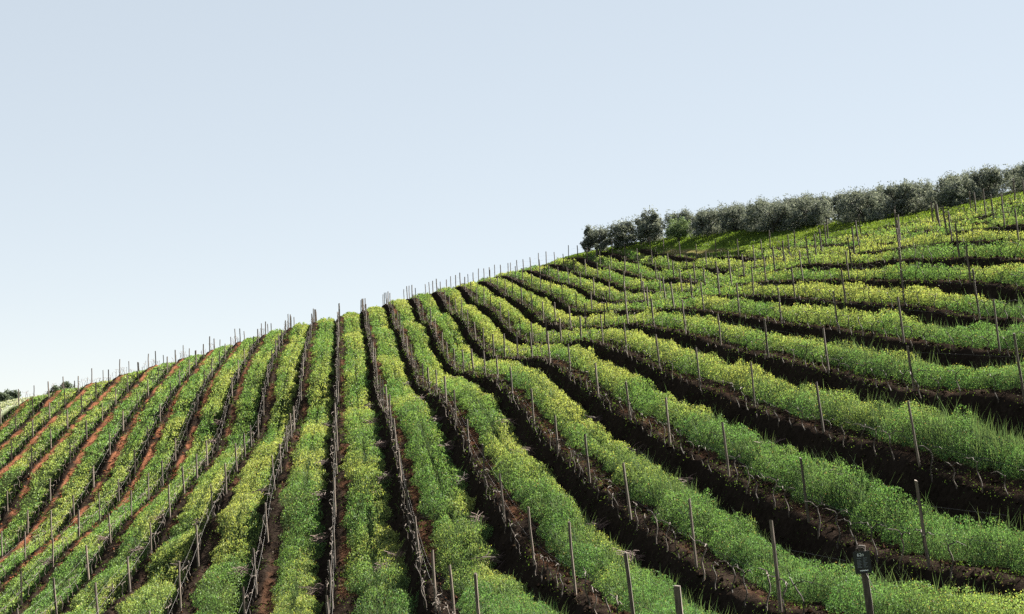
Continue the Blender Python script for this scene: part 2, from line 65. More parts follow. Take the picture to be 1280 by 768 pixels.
[-1395,-1306,-1217,-1127,-1035,-943,-850,-756,-662,-569,-478,-391,-311,-242,-186,-150,-137,-150,-182,-234,-291,-323,-315,-257,-134,47,269,502,703,861,1004,1149,1259,1345,1434,1550,1682,1822,1975,2142,2295,2420,2534,2640,2731,2797,2847,2889,2927,2963,3000,3039,3082,3131,3186,3248,3317,3393,3475,3561,3651,3743,3837,3933,4029,4126,4223,4320,4417,4514,4611,4707,4804,4899,4995,5090,5185,5279,5374,5468,5562],
[-1465,-1375,-1285,-1193,-1100,-1006,-910,-812,-714,-616,-519,-425,-337,-258,-195,-155,-145,-172,-225,-305,-374,-411,-413,-360,-234,-51,170,396,593,758,914,1060,1178,1272,1362,1473,1600,1735,1880,2048,2208,2349,2475,2589,2687,2764,2826,2877,2922,2964,3004,3046,3091,3142,3199,3264,3337,3416,3502,3591,3684,3780,3876,3974,4072,4170,4269,4367,4465,4563,4661,4758,4855,4951,5047,5143,5238,5333,5428,5522,5617],
[-1550,-1459,-1368,-1276,-1181,-1085,-987,-887,-784,-681,-578,-475,-377,-285,-206,-148,-121,-140,-188,-296,-386,-442,-467,-432,-321,-146,72,297,485,644,812,968,1093,1192,1283,1389,1512,1645,1788,1948,2109,2259,2396,2519,2627,2717,2792,2855,2910,2959,3005,3051,3100,3154,3214,3283,3360,3444,3533,3627,3723,3821,3920,4019,4119,4219,4318,4418,4517,4615,4714,4811,4909,5006,5102,5198,5294,5389,5484,5579,5674],
[-1649,-1558,-1467,-1374,-1279,-1182,-1082,-980,-875,-768,-658,-548,-438,-331,-230,-141,-72,-32,-38,-166,-303,-414,-477,-466,-385,-229,-18,204,382,533,706,866,988,1090,1183,1289,1409,1542,1687,1843,2004,2160,2306,2440,2559,2663,2751,2827,2893,2952,3006,3058,3111,3169,3234,3309,3391,3479,3573,3669,3768,3868,3968,4069,4170,4271,4372,4472,4572,4671,4770,4868,4966,5063,5160,5256,5352,5447,5543,5638,5733],
[-1762,-1672,-1581,-1488,-1394,-1297,-1197,-1094,-987,-878,-765,-649,-530,-410,-290,-172,-64,21,45,-63,-227,-373,-465,-475,-413,-283,-103,94,270,429,590,740,863,967,1065,1173,1295,1430,1576,1733,1896,2058,2213,2358,2490,2607,2709,2799,2877,2946,3009,3069,3128,3192,3263,3343,3431,3524,3620,3719,3819,3921,4023,4125,4227,4328,4429,4530,4630,4730,4829,4928,5025,5123,5220,5316,5413,5508,5604,5699,5794],
[-1889,-1800,-1710,-1619,-1525,-1429,-1330,-1228,-1123,-1013,-900,-782,-660,-534,-403,-269,-137,-17,63,-41,-219,-374,-471,-494,-446,-337,-184,-8,161,318,470,612,735,839,937,1050,1176,1313,1461,1619,1786,1956,2122,2278,2423,2554,2671,2774,2864,2945,3019,3088,3156,3228,3306,3391,3482,3577,3675,3776,3877,3980,4082,4185,4287,4389,4491,4592,4692,4792,4891,4990,5088,5186,5283,5379,5476,5571,5667,5763,5858],
[-2030,-1942,-1854,-1764,-1673,-1579,-1483,-1383,-1281,-1174,-1064,-950,-831,-708,-580,-450,-322,-210,-145,-211,-342,-463,-539,-553,-505,-404,-264,-103,58,210,353,493,615,720,818,932,1060,1198,1346,1506,1680,1859,2036,2205,2363,2508,2639,2755,2859,2952,3037,3116,3194,3274,3358,3448,3541,3638,3738,3839,3941,4044,4147,4250,4353,4455,4556,4657,4758,4857,4957,5055,5153,5251,5348,5445,5541,5637,5733,5828,5923],
[-2183,-2098,-2012,-1924,-1836,-1745,-1652,-1557,-1460,-1359,-1256,-1150,-1041,-929,-817,-706,-603,-521,-480,-508,-575,-640,-674,-662,-600,-493,-354,-198,-42,107,249,386,508,615,715,824,950,1088,1236,1397,1580,1770,1958,2140,2312,2471,2615,2745,2862,2967,3063,3153,3240,3328,3419,3512,3608,3707,3807,3909,4011,4114,4217,4320,4422,4524,4625,4726,4826,4926,5025,5123,5221,5319,5416,5512,5608,5704,5800,5896,5991],
[-2348,-2265,-2182,-2097,-2012,-1925,-1837,-1748,-1657,-1565,-1471,-1377,-1282,-1188,-1097,-1012,-940,-888,-864,-861,-870,-877,-864,-817,-732,-611,-463,-303,-150,-2,142,281,404,512,612,722,846,985,1137,1304,1494,1692,1892,2087,2272,2445,2603,2746,2875,2991,3098,3197,3294,3389,3485,3582,3681,3781,3882,3984,4086,4189,4291,4394,4495,4597,4698,4798,4898,4997,5096,5194,5292,5389,5486,5582,5678,5774,5870,5965,6060],
[-2523,-2443,-2362,-2281,-2200,-2118,-2035,-1952,-1869,-1786,-1704,-1622,-1544,-1469,-1400,-1341,-1295,-1265,-1253,-1224,-1185,-1144,-1088,-1006,-895,-756,-596,-426,-276,-129,19,162,285,396,500,613,740,884,1043,1221,1417,1625,1837,2045,2244,2431,2603,2758,2899,3025,3141,3250,3354,3456,3557,3658,3759,3860,3961,4063,4165,4267,4369,4471,4572,4673,4773,4873,4972,5071,5169,5267,5364,5461,5557,5654,5750,5845,5941,6036,6131],
[-2707,-2629,-2552,-2475,-2397,-2320,-2243,-2167,-2092,-2018,-1947,-1879,-1815,-1758,-1708,-1669,-1638,-1615,-1589,-1544,-1484,-1413,-1324,-1214,-1080,-927,-760,-590,-433,-281,-131,13,141,258,372,493,627,779,949,1139,1346,1566,1791,2013,2228,2429,2614,2782,2933,3069,3193,3310,3421,3529,3634,3738,3840,3942,4044,4146,4248,4349,4450,4551,4651,4751,4851,4950,5048,5147,5244,5342,5438,5535,5631,5727,5823,5918,6014,6109,6204],
[-2898,-2823,-2749,-2675,-2602,-2529,-2458,-2388,-2320,-2255,-2194,-2137,-2086,-2042,-2007,-1980,-1959,-1933,-1894,-1833,-1757,-1668,-1556,-1424,-1274,-1109,-937,-767,-606,-450,-297,-151,-17,109,233,363,508,670,852,1055,1277,1511,1752,1992,2222,2439,2637,2816,2977,3121,3253,3376,3494,3606,3715,3821,3925,4028,4130,4231,4332,4433,4533,4633,4733,4832,4931,5029,5127,5224,5321,5418,5515,5611,5707,5802,5898,5993,6088,6183,6278],
[-3094,-3023,-2952,-2881,-2812,-2743,-2677,-2613,-2551,-2493,-2440,-2391,-2349,-2314,-2286,-2264,-2246,-2215,-2162,-2086,-1996,-1893,-1767,-1622,-1460,-1287,-1111,-940,-778,-622,-464,-315,-175,-43,89,229,383,556,752,969,1207,1460,1720,1979,2227,2459,2671,2860,3030,3182,3320,3449,3571,3686,3798,3905,4011,4114,4217,4318,4419,4519,4618,4717,4816,4914,5012,5110,5207,5304,5400,5496,5592,5688,5783,5879,5974,6069,6164,6259,6353],
[-3295,-3226,-3158,-3090,-3024,-2960,-2897,-2838,-2781,-2729,-2680,-2637,-2599,-2567,-2539,-2514,-2486,-2445,-2382,-2298,-2197,-2082,-1948,-1797,-1628,-1447,-1268,-1096,-934,-778,-619,-468,-326,-190,-52,94,256,440,648,881,1137,1410,1692,1973,2241,2489,2713,2912,3089,3247,3392,3525,3650,3768,3882,3991,4098,4202,4304,4406,4506,4605,4704,4803,4900,4998,5095,5192,5288,5384,5480,5576,5671,5766,5861,5956,6051,6146,6241,6335,6430],
[-3499,-3432,-3366,-3301,-3238,-3176,-3117,-3061,-3008,-2958,-2913,-2871,-2834,-2800,-2768,-2735,-2696,-2642,-2570,-2478,-2368,-2242,-2099,-1939,-1766,-1583,-1402,-1229,-1064,-906,-752,-604,-463,-326,-187,-37,132,324,544,791,1065,1361,1668,1973,2262,2526,2760,2967,3150,3314,3463,3600,3729,3850,3965,4076,4184,4289,4392,4493,4593,4692,4790,4888,4985,5082,5178,5274,5370,5465,5561,5656,5751,5846,5940,6035,6129,6224,6318,6413,6507],
[-3704,-3639,-3575,-3512,-3451,-3392,-3335,-3280,-3229,-3181,-3136,-3093,-3054,-3016,-2977,-2934,-2882,-2817,-2734,-2633,-2515,-2379,-2227,-2061,-1882,-1697,-1514,-1339,-1174,-1017,-866,-721,-582,-446,-308,-159,15,213,442,702,994,1313,1647,1978,2289,2567,2810,3022,3210,3379,3532,3674,3805,3929,4047,4159,4268,4374,4478,4579,4679,4778,4876,4973,5070,5166,5262,5357,5453,5547,5642,5737,5831,5926,6020,6114,6209,6303,6397,6491,6586],
[-3910,-3846,-3784,-3722,-3662,-3604,-3549,-3495,-3444,-3395,-3349,-3304,-3260,-3216,-3168,-3114,-3051,-2975,-2882,-2772,-2644,-2500,-2341,-2167,-1984,-1796,-1611,-1433,-1267,-1111,-963,-819,-681,-547,-411,-262,-89,113,347,617,924,1266,1628,1986,2318,2607,2854,3071,3264,3438,3596,3742,3877,4004,4125,4239,4350,4457,4562,4664,4764,4863,4961,5058,5154,5250,5346,5441,5535,5630,5724,5818,5912,6006,6100,6194,6288,6382,6476,6570,6664],
[-4115,-4053,-3991,-3930,-3871,-3814,-3758,-3705,-3653,-3602,-3553,-3504,-3455,-3403,-3346,-3282,-3208,-3121,-3018,-2899,-2763,-2611,-2444,-2265,-2077,-1885,-1696,-1515,-1348,-1193,-1044,-901,-763,-628,-491,-342,-171,31,268,544,860,1223,1612,1994,2341,2633,2885,3108,3308,3489,3653,3804,3943,4074,4198,4316,4428,4537,4643,4746,4847,4947,5045,5142,5238,5334,5429,5523,5618,5712,5806,5900,5994,6087,6181,6275,6368,6462,6556,6650,6744],
[-4319,-4257,-4196,-4136,-4077,-4020,-3964,-3909,-3855,-3802,-3749,-3695,-3639,-3579,-3514,-3440,-3355,-3258,-3146,-3018,-2874,-2715,-2542,-2358,-2166,-1969,-1776,-1593,-1426,-1268,-1117,-971,-830,-693,-552,-400,-227,-25,213,495,824,1199,1599,1994,2341,2637,2898,3130,3340,3529,3701,3858,4003,4138,4266,4387,4503,4614,4722,4826,4928,5028,5127,5224,5321,5416,5511,5606,5700,5794,5888,5981,6075,6168,6262,6355,6449,6543,6636,6730,6824],
[-4522,-4460,-4399,-4339,-4280,-4222,-4164,-4108,-4052,-3995,-3938,-3878,-3816,-3748,-3674,-3591,-3497,-3390,-3269,-3133,-2982,-2817,-2639,-2450,-2254,-2054,-1856,-1671,-1503,-1343,-1188,-1036,-892,-749,-602,-442,-261,-51,195,482,817,1190,1583,1968,2317,2624,2896,3140,3359,3558,3738,3903,4055,4196,4329,4454,4573,4687,4797,4903,5007,5108,5208,5305,5402,5498,5593,5688,5782,5876,5969,6063,6156,6250,6343,6436,6530,6623,6717,6810,6904],
[-4722,-4661,-4600,-4539,-4479,-4420,-4361,-4302,-4243,-4183,-4120,-4055,-3986,-3911,-3828,-3736,-3633,-3518,-3389,-3246,-3089,-2918,-2736,-2544,-2346,-2145,-1947,-1760,-1587,-1421,-1261,-1105,-954,-802,-645,-474,-281,-61,194,488,821,1186,1565,1939,2287,2601,2884,3139,3370,3578,3768,3941,4101,4248,4386,4516,4639,4756,4869,4977,5083,5186,5286,5385,5482,5579,5674,5769,5863,5957,6051,6144,6238,6331,6424,6517,6611,6704,6797,6891,6984],
[-4921,-4859,-4798,-4736,-4675,-4615,-4554,-4492,-4430,-4365,-4298,-4227,-4151,-4069,-3979,-3879,-3768,-3644,-3508,-3358,-3196,-3021,-2835,-2641,-2442,-2241,-2043,-1854,-1675,-1503,-1337,-1175,-1015,-853,-684,-500,-296,-65,199,496,827,1182,1550,1913,2258,2578,2869,3134,3374,3593,3792,3974,4141,4296,4439,4574,4701,4822,4938,5049,5156,5261,5363,5463,5561,5658,5754,5849,5944,6038,6132,6225,6319,6412,6505,6598,6692,6785,6878,6972,7065],
[-5118,-5056,-4994,-4931,-4869,-4806,-4743,-4679,-4613,-4544,-4472,-4396,-4313,-4224,-4126,-4019,-3901,-3770,-3627,-3472,-3304,-3125,-2936,-2740,-2539,-2338,-2140,-1947,-1763,-1585,-1413,-1243,-1074,-902,-720,-525,-309,-68,202,502,830,1178,1536,1892,2235,2557,2854,3127,3377,3604,3812,4003,4177,4339,4489,4629,4760,4885,5004,5118,5228,5334,5438,5539,5639,5737,5833,5929,6024,6118,6212,6306,6399,6493,6586,6679,6772,6866,6959,7052,7146],
[-5314,-5251,-5187,-5124,-5060,-4996,-4930,-4862,-4793,-4720,-4643,-4561,-4473,-4377,-4273,-4158,-4033,-3896,-3747,-3586,-3414,-3231,-3039,-2841,-2638,-2436,-2235,-2040,-1851,-1667,-1487,-1310,-1131,-949,-756,-549,-323,-74,202,504,830,1173,1525,1876,2216,2539,2842,3121,3378,3614,3830,4028,4211,4379,4535,4680,4817,4946,5068,5185,5298,5406,5512,5615,5715,5814,5912,6008,6104,6198,6293,6386,6480,6573,6667,6760,6853,6946,7040,7133,7226],
[-5508,-5444,-5380,-5315,-5250,-5183,-5115,-5044,-4971,-4894,-4812,-4725,-4631,-4529,-4418,-4297,-4166,-4023,-3868,-3702,-3525,-3338,-3143,-2942,-2738,-2533,-2330,-2131,-1937,-1747,-1560,-1375,-1187,-995,-792,-575,-340,-83,198,502,827,1167,1515,1862,2201,2526,2832,3117,3381,3624,3847,4053,4242,4417,4579,4730,4871,5005,5131,5251,5366,5477,5584,5689,5791,5891,5989,6087,6183,6278,6373,6467,6560,6654,6747,6841,6934,7027,7121,7214,7307],
[-5701,-5637,-5572,-5506,-5439,-5370,-5299,-5225,-5148,-5067,-4980,-4888,-4788,-4680,-4563,-4436,-4298,-4149,-3989,-3818,-3636,-3446,-3248,-3044,-2838,-2630,-2424,-2221,-2022,-1826,-1632,-1439,-1243,-1040,-828,-602,-358,-94,191,498,823,1161,1506,1851,2189,2514,2824,3114,3384,3634,3864,4077,4273,4454,4622,4779,4925,5062,5192,5316,5434,5547,5657,5763,5866,5968,6067,6165,6262,6357,6452,6547,6641,6735,6828,6921,7015,7108,7201,7295,7388]]

# ------------------------------------------------------------------ terrain heights (surveyed grid, metres, eye level = 0)
GU0, GV0, GD = -24.0, -120.0, 4.0
GZ = np.array(GRID) / 100.0
ROW, OFF, POST, PH = 2.75, -0.1, 6.372, -1.60          # row spacing, offset of row 0, post spacing along the rows
def _cub(t): return np.stack([-.5*t+t*t-.5*t**3, 1-2.5*t*t+1.5*t**3, .5*t+2*t*t-1.5*t**3, -.5*t*t+.5*t**3], -1)
def base_z(u, v):
    u = np.asarray(u, float); v = np.asarray(v, float); sh = np.broadcast(u, v).shape
    u = np.broadcast_to(u, sh).ravel(); v = np.broadcast_to(v, sh).ravel()
    a = np.clip((u-GU0)/GD, 1, 79.999); b = np.clip((v-GV0)/GD, 1, 78.999)
    i = np.clip(a.astype(int), 1, 79); j = np.clip(b.astype(int), 1, 78)
    wa, wb = _cub(a-i), _cub(b-j)
    z = np.zeros(len(u))
    for p in range(4):
        for q in range(4):
            z += wa[:, p]*wb[:, q]*GZ[np.clip(i+p-1, 0, 81), np.clip(j+q-1, 0, 80)]
    d = np.maximum(0, np.hypot(u-85, v-20)-150)          # beyond the survey the land falls away to a plain
    k = np.exp(-d/90.0)
    return (z*k + (-26)*(1-k)).reshape(sh)
TAB = np.random.default_rng(3).random((256, 256))
def noise(x, y):
    x = np.asarray(x, float); y = np.asarray(y, float)
    xi = np.floor(x).astype(int); yi = np.floor(y).astype(int); fx = x-xi; fy = y-yi
    fx = fx*fx*(3-2*fx); fy = fy*fy*(3-2*fy)
    t = lambda a, b: TAB[a & 255, b & 255]
    return (t(xi, yi)*(1-fx)+t(xi+1, yi)*fx)*(1-fy)+(t(xi, yi+1)*(1-fx)+t(xi+1, yi+1)*fx)*fy
def fbm(x, y, o=3):
    s = 0; a = .5; n = 0
    for k in range(o):
        s = s+a*noise(x*2**k+17.3*k, y*2**k+5.7*k); n += a; a *= .5
    return s/n
sst = lambda a, b, x: (lambda t: t*t*(3-2*t))(np.clip((x-a)/(b-a), 0, 1))
ROWS = list(range(-11, 18))
def row_end(r):
    return {10: 158, 11: 150, 12: 142, 13: 107, 14: 103, 15: 97, 16: 92, 17: 87}.get(r, 150+.48*(r*ROW)-.0117*(r*ROW)**2+20)
def row_start(r): return 20.6
_re = np.array([row_end(r) for r in range(-12, 19)])
def in_vines(u, v):
    """1 inside the planted block, fading to 0 at its edges"""
    k = (v-OFF)/ROW
    e = np.interp(k, np.arange(-12, 19), _re)
    return sst(-11.75, -11.4, k)*(1-sst(17.7, 18.0, k))*(1-sst(-.5, 2.5, u-e))*sst(14, 16.5, u)
def step_h(u, v): return .40+.05*sst(-26, -4, v)+.16*sst(3, 14, v)
def prof(t, H, wob):
    b0 = .83+wob*.6
    bench = -H*.9*np.clip(t/.78, 0, 1)
    foot = -H*.1*sst(.78, .83, t)
    bank = H*sst(b0, .975, t)
    lip = .05*np.exp(-((t-.06)/.06)**2)
    return bench+foot+bank+lip
def crop_t(u, v):
    """lateral position in the row gap, gap index and half width of the sown strip"""
    k = (v-OFF)/ROW; ki = np.floor(k); return k-ki, ki
def ground_z(u, v):
    t, ki = crop_t(u, v)
    wob = (fbm(u*.35, ki*7.1, 2)-.5)*.10
    return base_z(u, v)+prof(t, step_h(u, v), wob)*in_vines(u, v)
def strip_edges(u, ki):
    vk = OFF+(ki+.5)*ROW
    l = .205+.085*sst(3, 9, vk)-.06*sst(-5, -9, vk)*sst(74, 60, u)+.035*sst(-6, -10, vk)*sst(66, 80, u)+.05*sst(60, 35, u)*sst(9, 4, vk)*sst(-5, -2, vk)+(noise(u*.45, ki*3.3+.5)-.5)*.14+(noise(u*1.5, ki*5.3)-.5)*.17+(noise(u*5.3, ki*5.3)-.5)*.06
    r = .785-.045*sst(3, 11, vk)+(noise(u*.4, ki*4.7+9)-.5)*.08+(noise(u*1.3, ki*6.1)-.5)*.15+(noise(u*4.9, ki*6.1)-.5)*.06
    return l, r
def crop_h(u, v, ki):
    """height of the sown cover crop: tall on the near and right-hand benches, thin on the left"""
    h = .15+.23*sst(-24, -4, v)+.12*sst(2, 12, v)
    return h*(.75+.5*noise(u*.25, ki*2.7))
PATH = [(135, 33.8), (126.6, 34.7), (122.1, 35.6), (116.2, 36.6), (111.6, 37.6), (109, 38.6), (107, 40), (103.5, 42), (100, 43.6), (95, 46.3), (90, 50), (84, 56), (75, 66)]
def path_dist(u, v):
    u = np.asarray(u, float); v = np.asarray(v, float); d = np.full(np.broadcast(u, v).shape, 1e9)
    for (a, b), (c, e) in zip(PATH[:-1], PATH[1:]):
        L = (c-a)**2+(e-b)**2; t = np.clip(((u-a)*(c-a)+(v-b)*(e-b))/L, 0, 1)
        d = np.minimum(d, np.hypot(u-a-t*(c-a), v-b-t*(e-b)))
    return d

# ------------------------------------------------------------------ camera
F, X0, YH = 1660., 424., 520.
PIT = math.atan((YH-384)/F); TH = math.atan((640-X0)/F*math.cos(PIT))
cam = bpy.data.cameras.new('camera'); co = bpy.data.objects.new('camera', cam); COL.objects.link(co)
cam.sensor_width = 36; cam.lens = 36*F/1280; cam.clip_start = .1; cam.clip_end = 20000
co.location = (0, 0, 0); co.rotation_euler = (math.pi/2+PIT, 0, -TH); scene.camera = co
def project(u, v, z):
    fx = v*np.cos(TH)-u*np.sin(TH); fy = v*np.sin(TH)+u*np.cos(TH)
    D = np.maximum(fy*np.cos(PIT)+z*np.sin(PIT), .1); U = -fy*np.sin(PIT)+z*np.cos(PIT)
    return 640+F*fx/D, 384-F*U/D, D

# ------------------------------------------------------------------ helpers
def link_mesh(name, verts, faces, mat, parent=None, smooth=False):
    me = bpy.data.meshes.new(name); me.from_pydata(verts, [], faces); me.update()
    if smooth: me.polygons.foreach_set('use_smooth', [True]*len(me.polygons))
    me.materials.append(mat)
    o = bpy.data.objects.new(name, me); COL.objects.link(o); o.parent = parent
    return o
def quad_mesh(name, P, mat, col=None, n=4):
    """P: (faces, n, 3) separate small faces; col: (faces, 3)"""
    m = len(P); me = bpy.data.meshes.new(name)
    me.vertices.add(m*n); me.vertices.foreach_set('co', P.reshape(-1).astype(np.float32))
    me.loops.add(m*n); me.loops.foreach_set('vertex_index', np.arange(m*n, dtype=np.int32))
    me.polygons.add(m); me.polygons.foreach_set('loop_start', np.arange(0, m*n, n, dtype=np.int32))
    me.update(calc_edges=True)
    if col is not None:
        at = me.attributes.new('tint', 'FLOAT_COLOR', 'FACE')
        at.data.foreach_set('color', np.concatenate([col, np.ones((m, 1))], 1).astype(np.float32).reshape(-1))
    me.materials.append(mat)
    return me
def obj_of(name, me, parent=None):
    o = bpy.data.objects.new(name, me); COL.objects.link(o); o.parent = parent; return o
def tag(o, label=None, cat=None, group=None, kind=None):
    for k, x in (('label', label), ('category', cat), ('group', group), ('kind', kind)):
        if x: o[k] = x
    return o
def tube(path, radii, n=5, cap=True):
    """verts, faces of a swept tube"""
    V, Fc = [], []; path = [Vector(p) for p in path]
    for i, p in enumerate(path):
        d = (path[min(i+1, len(path)-1)]-path[max(i-1, 0)]).normalized()
        a = d.orthogonal().normalized() if abs(d.z) > .9 else d.cross(Vector((0, 0, 1))).normalized()
        b = d.cross(a)
        for k in range(n):
            t = 2*math.pi*k/n; V.append(tuple(p+(a*math.cos(t)+b*math.sin(t))*radii[i]))
    for i in range(len(path)-1):
        for k in range(n):
            Fc.append((i*n+k, i*n+(k+1) % n, (i+1)*n+(k+1) % n, (i+1)*n+k))
    if cap:
        Fc.append(tuple(range(n))[::-1]); Fc.append(tuple(range((len(path)-1)*n, len(path)*n)))
    return V, Fc
def merge(parts):
    V, Fc = [], []
    for v, f in parts:
        o = len(V); V += v; Fc += [tuple(i+o for i in q) for q in f]
    return V, Fc

# ------------------------------------------------------------------ materials
def mat(name):
    m = bpy.data.materials.new(name); m.use_nodes = True; nt = m.node_tree; nt.nodes.clear()
    out = nt.nodes.new('ShaderNodeOutputMaterial'); return m, nt, out
def N(nt, t, **kw):
    n = nt.nodes.new(t)
    for k, x in kw.items():
        if k in n.inputs: n.inputs[k].default_value = x
        else: setattr(n, k, x)
    return n
def leaf_mat(name, trans, gloss=.03, tc=(1.0, 1.0, .55)):
    m, nt, out = mat(name); L = nt.links.new
    a = N(nt, 'ShaderNodeAttribute', attribute_name='tint')
    d = N(nt, 'ShaderNodeBsdfDiffuse'); L(a.outputs['Color'], d.inputs['Color'])
    t = N(nt, 'ShaderNodeBsdfTranslucent')
    mx = N(nt, 'ShaderNodeMix', data_type='RGBA', blend_type='MULTIPLY'); mx.inputs[0].default_value = 1
    L(a.outputs['Color'], mx.inputs[6]); mx.inputs[7].default_value = (*tc, 1); L(mx.outputs[2], t.inputs['Color'])
    s = N(nt, 'ShaderNodeMixShader'); s.inputs[0].default_value = trans
    L(d.outputs[0], s.inputs[1]); L(t.outputs[0], s.inputs[2])
    g = N(nt, 'ShaderNodeBsdfGlossy'); g.inputs['Roughness'].default_value = .55
    s2 = N(nt, 'ShaderNodeMixShader'); s2.inputs[0].default_value = gloss
    L(s.outputs[0], s2.inputs[1]); L(g.outputs[0], s2.inputs[2]); L(s2.outputs[0], out.inputs[0])
    return m
M_CROP = leaf_mat('cover crop leaves', .42, .012, (1, 1, .6))
M_FLOW = leaf_mat('mustard petals', .4, .0)
M_CLOD = leaf_mat('clods', 0., 0.)
M_OLIVE = leaf_mat('olive leaves', .28, .012, (1, 1, .75))
def wood_mat(name, c0, c1, sx=(14, 14, 2.2), rough=.85, bump=.4):
    m, nt, out = mat(name); L = nt.links.new
    tc = N(nt, 'ShaderNodeTexCoord'); mp = N(nt, 'ShaderNodeMapping'); mp.inputs['Scale'].default_value = sx
    L(tc.outputs['Object'], mp.inputs['Vector'])
    oi = N(nt, 'ShaderNodeObjectInfo'); ad = N(nt, 'ShaderNodeVectorMath', operation='ADD')
    cx = N(nt, 'ShaderNodeCombineXYZ'); ml = N(nt, 'ShaderNodeMath', operation='MULTIPLY'); ml.inputs[1].default_value = 57.
    L(oi.outputs['Random'], ml.inputs[0]); L(ml.outputs[0], cx.inputs[0]); L(mp.outputs[0], ad.inputs[0]); L(cx.outputs[0], ad.inputs[1])
    nz = N(nt, 'ShaderNodeTexNoise'); nz.inputs['Scale'].default_value = 1.6; nz.inputs['Detail'].default_value = 5
    L(ad.outputs[0], nz.inputs['Vector'])
    rp = N(nt, 'ShaderNodeValToRGB'); rp.color_ramp.elements[0].color = (*c0, 1); rp.color_ramp.elements[1].color = (*c1, 1)
    rp.color_ramp.elements[0].position = .32; rp.color_ramp.elements[1].position = .68
    L(nz.outputs['Fac'], rp.inputs[0])
    hs = N(nt, 'ShaderNodeHueSaturation'); mr = N(nt, 'ShaderNodeMapRange'); mr.inputs[3].default_value = .6; mr.inputs[4].default_value = 1.35
    L(oi.outputs['Random'], mr.inputs[0]); L(mr.outputs[0], hs.inputs['Value']); L(rp.outputs[0], hs.inputs['Color'])
    p = N(nt, 'ShaderNodeBsdfPrincipled'); p.inputs['Roughness'].default_value = rough; L(hs.outputs[0], p.inputs['Base Color'])
    b = N(nt, 'ShaderNodeBump'); b.inputs['Strength'].default_value = bump; b.inputs['Distance'].default_value = .01
    L(nz.outputs['Fac'], b.inputs['Height']); L(b.outputs[0], p.inputs['Normal']); L(p.outputs[0], out.inputs[0])
    return m
M_POST = wood_mat('weathered post wood', (.036, .026, .019), (.125, .095, .072))
M_VINE = wood_mat('vine bark', (.016, .0115, .0085), (.085, .062, .046), (9, 9, 9))
M_CANE = wood_mat('pruned canes', (.04, .023, .018), (.115, .07, .056), (9, 9, 9))
M_TRUNK = wood_mat('olive bark', (.035, .03, .025), (.095, .083, .07), (5, 5, 3))
def plain(name, c, rough=.6, metal=0.):
    m, nt, out = mat(name); p = N(nt, 'ShaderNodeBsdfPrincipled'); p.inputs['Base Color'].default_value = (*c, 1)
    p.inputs['Roughness'].default_value = rough; p.inputs['Metallic'].default_value = metal
    nz = N(nt, 'ShaderNodeTexNoise'); nz.inputs['Scale'].default_value = 40; b = N(nt, 'ShaderNodeBump'); b.inputs['Strength'].default_value = .08
    nt.links.new(nz.outputs['Fac'], b.inputs['Height']); nt.links.new(b.outputs[0], p.inputs['Normal']); nt.links.new(p.outputs[0], out.inputs[0]); return m
M_WIRE = plain('galvanised wire', (.055, .05, .046), .7, 0.)
M_BOARD = plain('black sign board', (.004, .004, .005), .6)
M_INK = plain('white sign lettering', (.62, .62, .62), .6)
M_INKD = plain('grey sign lettering', (.10, .11, .12), .6)
def ground_mat():
    m, nt, out = mat('vineyard soil and turf'); L = nt.links.new
    a = N(nt, 'ShaderNodeAttribute', attribute_name='tint'); g = N(nt, 'ShaderNodeNewGeometry')
    n1 = N(nt, 'ShaderNodeTexNoise'); n1.inputs['Scale'].default_value = 5.5; n1.inputs['Detail'].default_value = 8; n1.inputs['Roughness'].default_value = .68
    n2 = N(nt, 'ShaderNodeTexNoise'); n2.inputs['Scale'].default_value = .7; n2.inputs['Detail'].default_value = 3
    for n in (n1, n2): L(g.outputs['Position'], n.inputs['Vector'])
    r1 = N(nt, 'ShaderNodeMapRange'); r1.inputs[1].default_value = .25; r1.inputs[2].default_value = .75; r1.inputs[3].default_value = .45; r1.inputs[4].default_value = 1.6
    r2 = N(nt, 'ShaderNodeMapRange'); r2.inputs[1].default_value = .3; r2.inputs[2].default_value = .7; r2.inputs[3].default_value = .75; r2.inputs[4].default_value = 1.25
    L(n1.outputs['Fac'], r1.inputs[0]); L(n2.outputs['Fac'], r2.inputs[0])
    mm = N(nt, 'ShaderNodeMath', operation='MULTIPLY'); L(r1.outputs[0], mm.inputs[0]); L(r2.outputs[0], mm.inputs[1])
    hs = N(nt, 'ShaderNodeHueSaturation'); L(a.outputs['Color'], hs.inputs['Color']); L(mm.outputs[0], hs.inputs['Value'])
    p = N(nt, 'ShaderNodeBsdfPrincipled'); p.inputs['Roughness'].default_value = 1.; p.inputs['Specular IOR Level'].default_value = 0.
    L(hs.outputs[0], p.inputs['Base Color'])
    b = N(nt, 'ShaderNodeBump'); b.inputs['Strength'].default_value = .9; b.inputs['Distance'].default_value = .12
    L(n1.outputs['Fac'], b.inputs['Height']); L(b.outputs[0], p.inputs['Normal']); L(p.outputs[0], out.inputs[0])
    return m
M_GROUND = ground_mat()

